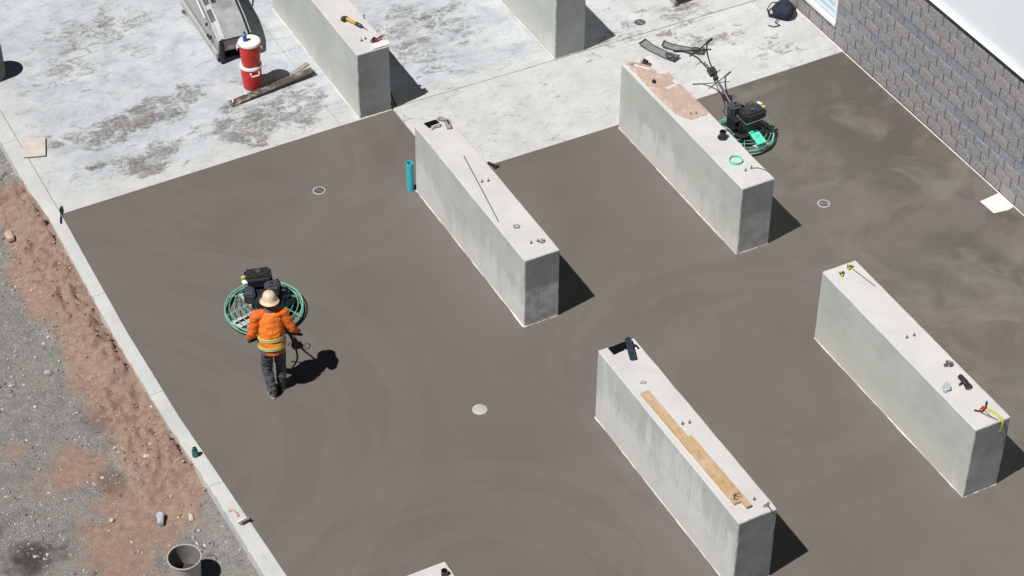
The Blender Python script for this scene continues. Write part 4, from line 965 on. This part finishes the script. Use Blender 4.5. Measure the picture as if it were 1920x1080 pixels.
wire_tangle('tie_wire', 'thin bent wire beside the bolts at the near end of the rod pier', 5.76, 6.37, .06, MT['cable'], 2, 9)
t = thing('black_mat', 'small black mat at the far end of the pier with the black rod', 'mat', (0, 0, T))
MB().prism([(5.470, 9.866), (5.493, 9.723), (5.682, 9.734), (5.706, 9.758), (5.686, 9.872)], 0, .014).build('mat_sheet', MT['dark'], t)
MB().tube([(5.54, 9.722, .016), (5.695, 9.735, .016)], .009, 6).build('white_edge', MT['white'], t)
# sandy pier
vv, ff, ids = [], [], {}
st = .025; nx_, ny_ = 25, 96
def sandh(u, v):
    x_, y_ = 9.138 + u, 7.9 + v
    m0 = .10 + .55 * sm(0, .10, u) * (1 - sm(.54, .6, u) * .3)
    side = sm(-.02, .12, u - .02 - .16 * sm(.5, 0, v)) 
    a = side * sm(0, .25, v) * (1 - sm(1.75, 2.0, v)) * 1.25 - .35
    gap = math.exp(-((v - 1.0 - .3 * (u - .3)) / .15) ** 2) * sm(.18, .40, u) * 1.0
    pale = math.exp(-(((u - .5) / .16) ** 2 + ((v - 1.62) / .28) ** 2)) * 1.3
    return a - gap - pale + .34 * fbm(x_, y_, 3.0, 6, 7.) + .42 * fbm(x_, y_, 10, 5, 2.)
H = {}
for i in range(nx_):
    for j in range(ny_): H[i, j] = sandh(i * st * .96, j * st * .85)
for i in range(nx_ - 1):
    for j in range(ny_ - 1):
        c4 = [(i, j), (i+1, j), (i+1, j+1), (i, j+1)]
        if sum(H[q] for q in c4) / 4 > .12:
            f = []
            for q in c4:
                if q not in ids: ids[q] = len(vv); vv.append((9.15 + q[0] * st * .93, 7.9 + q[1] * st * .85, PH + .004 + min(.018, .018 * max(0, H[q]))))
                f.append(ids[q])
            ff.append(tuple(f))
tag(MB().add(vv, ff).build('red_sand', MT['sand']), 'thin spread of reddish sand on top of the pier by the parked trowel', None, None, 'stuff')
t = small('pipe_fitting', 'black flanged pipe fitting standing on the sandy pier', 'fitting', (9.56, 7.36))
MB().lathe([(.082, 0), (.082, .016), (.05, .022), (.046, .09), (.056, .095), (.056, .125), (.042, .125), (.042, .03), (.0001, .03)], n=24).build('fitting_body', MT['blackm'], t)
t = small('pipe_collar', 'bright teal plastic ring lying on the sandy pier', 'ring', (9.42, 6.74))
MB().lathe([(.108, 0), (.108, .04), (.100, .04), (.100, 0), (.108, 0)], n=36).build('collar_ring', MT['teal'], t)
t = small('hammer', 'hammer with worn handle at the far end of the sandy pier', 'hammer', (9.30, 9.74), R(-55))
MB().tube([(0, 0, .014), (.16, 0, .014), (.30, .01, .014)], [.018, .014, .012], 8).build('handle', MT['offwhite'], t); MB().box((-.03, 0, .02), (.05, .035, .035)).build('head', MT['zinc'], t, bevel=.004)
t = small('clamp_block', 'black clamp block standing at the far end of the sandy pier', 'clamp', (9.49, 9.70))
MB().box((0, 0, .035), (.07, .09, .07), rz=.4).box((.03, -.05, .02), (.05, .09, .03), rz=.8).box((-.01, .02, .08), (.03, .04, .03)).build('clamp_body', MT['black'], t, bevel=.006)
tag(MB().tube([(0, 0, 0), (0, 0, .06), (.015, .0, .075)], .007, 6).build('bent_nail', MT['zinc'], None, (9.43, 9.74, T)), 'upright bent nail next to the hammer on the sandy pier', 'nail')
tag(MB().ball((0, 0, .035), (.036, .036, .036)).tube([(0, 0, .0), (.01, -.05, .01)], .011, 6).build('rubber_knob', MT['rubber'], None, (9.34, 9.16, T)), 'small black round knob sitting in the reddish sand', 'knob')
tag(MB().tube([(0, 0, .01), (.09, -.04, .012), (.17, -.16, .01), (.19, -.26, .008)], .005, 6).build('loose_wire', MT['cable'], None, (9.55, 6.46, T)), 'thin curved wire at the near end of the sandy pier', 'wire')
# board pier
tb = small('pine_board', 'long pine board lying along the pier top, wider of the two', 'board', (5.475, 1.57), R(.8), 'pine boards on the pier')
MB().box((0, 0, .019), (.135, 2.42, .036)).build('plank', MT['wood'], tb, bevel=.003)
tb = small('pine_board', 'narrower pine board with dark cut end lying over the longer board', 'board', (5.565, .98), R(1.2), 'pine boards on the pier')
MB().box((0, 0, .020), (.085, 1.5, .038)).build('plank', MT['wood'], tb, bevel=.003); MB().box((0, -.7515, .02), (.08, .003, .034)).build('cut_end', MT['brown'], tb)
CM = [(5.463, 3.825), (5.469, 3.665), (5.595, 3.68), (5.789, 3.685), (5.842, 3.712), (5.824, 3.835)]
tag(MB().prism(CM, T, T + .012).build('black_sheet', MT['dark']), 'black angular sheet under the dark tube on the board pier', 'sheet')
t = small('dark_tube', 'dark navy tube lying on the black sheet at the far end of the board pier', 'tube', (5.715, 3.625), R(-20))
MB().tube([(0, -.20, .05), (0, .20, .05)], .048, 20).build('tube_wall', MT['navytube'], t)
MB().tube([(0, -.07, .05), (0, -.06, .05)], .051, 20).tube([(0, -.10, .05), (0, -.09, .05)], .051, 20).build('rib', MT['dgrey'], t)
MB().tube([(.03, .08, .04), (.10, .09, .02), (.12, .03, .02)], .016, 6).build('side_arm', MT['black'], t)
MB().ball((-.07, .02, .012), (.012, .012, .012)).build('bead', MT['offwhite'], t)
wire_tangle('wire_coil', 'dark coil of wire on the near end of the pine boards', 5.53, .45, .085, MT['cable'], 5, 5, 'wire', .05)
wire_tangle('wire_bits', 'faint thin wire bits on the pier between dark tube and boards', 5.55, 2.98, .06, MT['greywood'], 1, 12)
t = small('hook_bar', 'thin hooked bar leaning over the near edge of the board pier', 'bar', (5.79, .13), 0)
MB().tube([(-.05, .02, .035), (.0, .015, .05), (.06, .05, .03)], .008, 6).tube([(.0, .015, .05), (.015, -.05, .03), (.02, -.09, .01)], .009, 6).build('hook', MT['cable'], t)
# glove pier
def clampy(x, y, rz, label):
    t = small('spring_clamp', label, 'clamp', (x, y), rz, 'yellow clamps')
    MB().box((0, 0, .02), (.11, .03, .03), rz=.3).box((.03, .03, .02), (.08, .025, .03), rz=-.7).build('jaw', MT['lime'], t, bevel=.004)
    MB().tube([(-.05, 0, .02), (-.03, .04, .06)], .008, 6).box((.0, .0, .04), (.04, .02, .02)).build('pin', MT['blackm'], t)
clampy(9.36, 3.65, R(30), 'small yellow clamp at the far end of the glove pier, left one')
clampy(9.55, 3.72, R(0), 'small yellow clamp beside the thin rod on the glove pier')
tag(MB().tube([(9.57, 3.69, T + .008), (9.645, 3.21, T + .006)], .0055, 6).build('thin_rod', MT['cable']), 'thin dark rod running from the yellow clamp on the glove pier', 'rod')
wire_tangle('wire_ball', 'grey ball of wire on the glove pier', 9.58, 1.31, .075, MT['zinc'], 7, 21, 'wire', .07)
b = MB(); b.ball((0, 0, .03), (.055, .07, .035)); b.ball((-.05, -.03, .02), (.035, .03, .025)); b.ball((.03, .05, .025), (.04, .035, .03))
tag(obj('rag', wrinkle(remesh(b, 'rag', .006, 2), .018, 22), MT['rag'], None, (9.27, .92, T)), 'crumpled light grey rag on the glove pier', 'rag')
b = MB(); b.ball((0, .02, .025), (.05, .065, .028)); limb(b, [(0, .05, .025), (-.01, .13, .022)], [.04, .042])
for i, (x, l_) in enumerate(((-.035, .09), (-.012, .11), (.012, .10), (.034, .08))): limb(b, [(x, -.02, .022), (x * 1.3, -.02 - l_ * .6, .026), (x * 1.4, -.02 - l_, .014)], [.013, .013, .011])
limb(b, [(-.03, .03, .022), (-.075, .01, .03), (-.10, .0, .02)], [.015, .014, .012])
tag(obj('work_glove', remesh(b, 'work_glove', .006, 3), MT['rubber'], None, (9.57, .88, T), R(-8)), 'black work glove lying on the glove pier', 'glove')
t = small('ratchet_clamp', 'red and yellow ratchet clamp with strap hanging over the pier end', 'clamp', (9.46, .30), R(8))
MB().box((0, .04, .03), (.10, .05, .04), rz=.3).build('grip', MT['redtool'], t, bevel=.008)
MB().tube([(-.11, .09, .03), (-.05, .03, .02), (.02, .03, .03)], .010, 6).tube([(.05, .03, .03), (.12, .09, .03), (.155, .11, .035)], .011, 6).build('handle', MT['blackm'], t)
MB().tube([(.01, .02, .018), (.0, -.12, .016), (.03, -.235, .012)], [(.006, .006)] * 3, 6).tube([(-.06, .02, .018), (-.02, -.10, .016), (.03, -.23, .012)], .007, 6).build('arm', MT['zinc'], t)
MB().tube([(.07, .02, .012), (.10, -.12, .010), (.09, -.268, .008), (.085, -.285, -.02), (.075, -.29, -.10), (.06, -.29, -.20)], [(.024, .004)] * 6, 8).build('strap', MT['lime'], t)
MB().tube([(.04, -.29, -.20), (.075, -.292, -.21)], .010, 6).build('strap_hook', MT['blackm'], t)
# grinder pier
t = small('angle_grinder', 'yellow and black angle grinder lying on the pier top', 'grinder', (5.60, 13.11), R(-68))
MB().tube([(-.02, 0, .035), (.06, 0, .04), (.16, 0, .04), (.22, 0, .038)], [.032, .030, .028, .032], 12).build('body', MT['yellow'], t)
MB().tube([(.20, 0, .038), (.30, .0, .036), (.33, 0, .034)], [.034, .034, .022], 12).build('motor_end', MT['black'], t)
MB().lathe([(.065, 0), (.065, .022), (.0001, .028)], (-.07, 0, .012), 24).build('wheel_guard', MT['dgrey'], t)
MB().lathe([(.075, .004), (.075, .008), (.0001, .009)], (-.07, 0, .0), 24).build('disc', MT['black'], t)
MB().tube([(-.03, 0, .05), (-.03, -.10, .05)], .015, 8).build('side_handle', MT['black'], t); MB().tube([(.33, 0, .034), (.40, .02, .012), (.46, .0, .008)], .006, 6).build('power_cord', MT['cable'], t)
t = small('hand_tool', 'crimson and black folded hand tool at the near end of the grinder pier', 'tool', (5.83, 12.36), R(24))
MB().box((0, 0, .025), (.20, .055, .04)).build('handle', MT['crimson'], t, bevel=.012, segs=2); MB().box((.0, -.028, .03), (.11, .004, .018)).build('stripe', MT['coolwhite'], t)
MB().box((-.08, .05, .02), (.14, .06, .035), rz=.35).build('holder', MT['black'], t, bevel=.01)
tag(MB().box((0, 0, .010), (.33, .15, .018)).build('white_board', MT['offwhite'], None, (5.79, 12.21, T), R(2), bevel=.002), 'small white board at the near corner of the grinder pier', 'board')
t = small('upright_pin', 'short dark pin at the far right edge of the grinder pier', 'pin', (5.88, 13.05), 0)
MB().tube([(0, 0, 0), (.0, .0, .07)], .009, 8).lathe([(.014, .06), (.014, .075)], n=8).build('pin_shaft', MT['cable'], t)

# ------------------------------------------------------------------ things on the kerb and the dirt
t = thing('spray_can', 'small teal can with dark cap standing on the kerb', 'can', (-.19, 5.755, .024))
MB().lathe([(.042, 0), (.045, .005), (.045, .11), (.034, .13)], n=20).build('can_body', plain('dark_teal', (.01, .17, .17), .3), t)
MB().lathe([(.032, .13), (.03, .16), (.02, .168)], n=16).build('cap', MT['blackm'], t)
tag(MB().tube([(-.05, .09, .012), (.0, .06, .02), (.025, 0, .02), (.03, -.08, .012)], [(.02, .008)] * 4, 8).build('copper_scrap', MT['pink'], None, (-.13, 4.44, .024)), 'pinkish curled scrap on the kerb near the grey clip', 'scrap')
t = thing('steel_clip', 'grey steel clip across the kerb edge near the bottom left', 'clip', (-.06, 4.23, .024), R(12))
MB().box((0, 0, .012), (.17, .05, .02)).build('clip_plate', MT['steel'], t, bevel=.003); MB().box((.02, -.035, .02), (.15, .02, .035)).build('clip_lip', MT['black'], t); MB().box((-.02, .05, .008), (.14, .03, .012)).build('clip_tail', MT['offwhite'], t)
t = thing('pointing_trowel', 'black hand trowel lying across the kerb at the slab corner', 'trowel', (-.10, 11.90, .030), R(70))
MB().add([(-.02, 0, .012), (.12, .026, .016), (.26, 0, .010), (.12, -.026, .016), (-.02, 0, .004), (.12, .026, .006), (.26, 0, .004), (.12, -.026, .006)], [(0,1,2,3),(7,6,5,4),(0,4,5,1),(1,5,6,2),(2,6,7,3),(3,7,4,0)]).build('blade', MT['blackm'], t)
MB().tube([(-.24, 0, .022), (-.06, 0, .022), (0, 0, .014)], [.010, .010, .006], 8).build('handle', MT['rubber'], t)
# bucket
gz = ground_z(-1.1, 3.9) - .01
t = thing('bucket', 'open grey plastic bucket standing on gravel, cut by the bottom edge', 'bucket', (-1.10, 3.80, gz), R(20))
MB().lathe([(.185, .0), (.19, .01), (.222, .50), (.236, .505), (.236, .525), (.220, .525), (.187, .03), (.0001, .025)], n=36).build('bucket_wall', MT['pail'], t)
MB().lathe([(.2185, .518), (.184, .034), (.0001, .032)], n=36, open_=True).build('shade_tinted_lining', plain('shade_tinted_lining', (.21, .19, .175), .85, 0, .25, 9), t)  # concrete-stained lining, coloured darker to stand in for the shade inside
MB().box((.235, -.03, .45), (.025, .06, .06)).build('handle_lug', MT['redtool'], t, bevel=.005)
MB().tube([(.24, 0, .47), (.275, .03, .53), (.28, .12, .55), (.22, .2, .50)], .005, 6).build('wire_handle', MT['steel'], t)
MB().lathe([(.196, .17), (.0001, .18)], n=24).build('shade_disc', MT['pail_shade'], t)  # dark disc added to deepen the shade inside the bucket
gz = ground_z(-1.09, 5.06)
t = thing('paper_cup', 'crushed pale grey cup lying on the reddish dirt', 'cup', (-1.02, 5.02, gz + .055), R(70))
cp = MB().lathe([(.04, 0), (.062, .19), (.057, .19), (.036, .01), (.0001, .01)], n=20); cp.v = [(p[2] - .09, p[0] * 1., p[1] * .85) for p in cp.v]
cp.build('cup_wall', MT['rag'], t)
def stone(label, x, y, d, seed, mt):
    b = MB().ball((0, 0, 0), d, None, 9, 6)
    b.v = [tuple(Vector(p) * (1 + .55 * noise.noise(Vector(p) * (.9 / d[0]) + Vector((seed, 0, 0))))) for p in b.v]
    return tag(b.build('stone', mt, None, (x, y, ground_z(x, y) + d[2] * .5), seed, ang=20), label, 'stone', 'loose stones on the ground')
gs = plain('grey_stone', (.33, .33, .335), .9, 0, .25, 12, bump=.4); ws = plain('pale_stone', (.50, .45, .41), .9, 0, .15, 12, bump=.4)
stone('largest flat grey stone beside the kerb at the left edge', -.66, 13.62, (.24, .12, .09), .4, gs)
stone('pale stone on the red dirt right of the crushed cup', -.62, 4.86, (.06, .05, .045), 1.3, ws)
stone('pale stone on the dirt left of the crushed cup', -1.62, 5.35, (.05, .04, .03), 2.2, ws)
stone('pale stone near the kerb below the teal can', -.78, 6.2, (.05, .04, .03), 3.1, ws)
stone('reddish clod stone high on the dirt bank near the slab corner', -.95, 12.0, (.13, .09, .07), 4.4, MT['clod'])
stone('dark grey stone on the gravel left of the dirt bank', -1.45, 8.7, (.07, .05, .035), 5.1, gs)
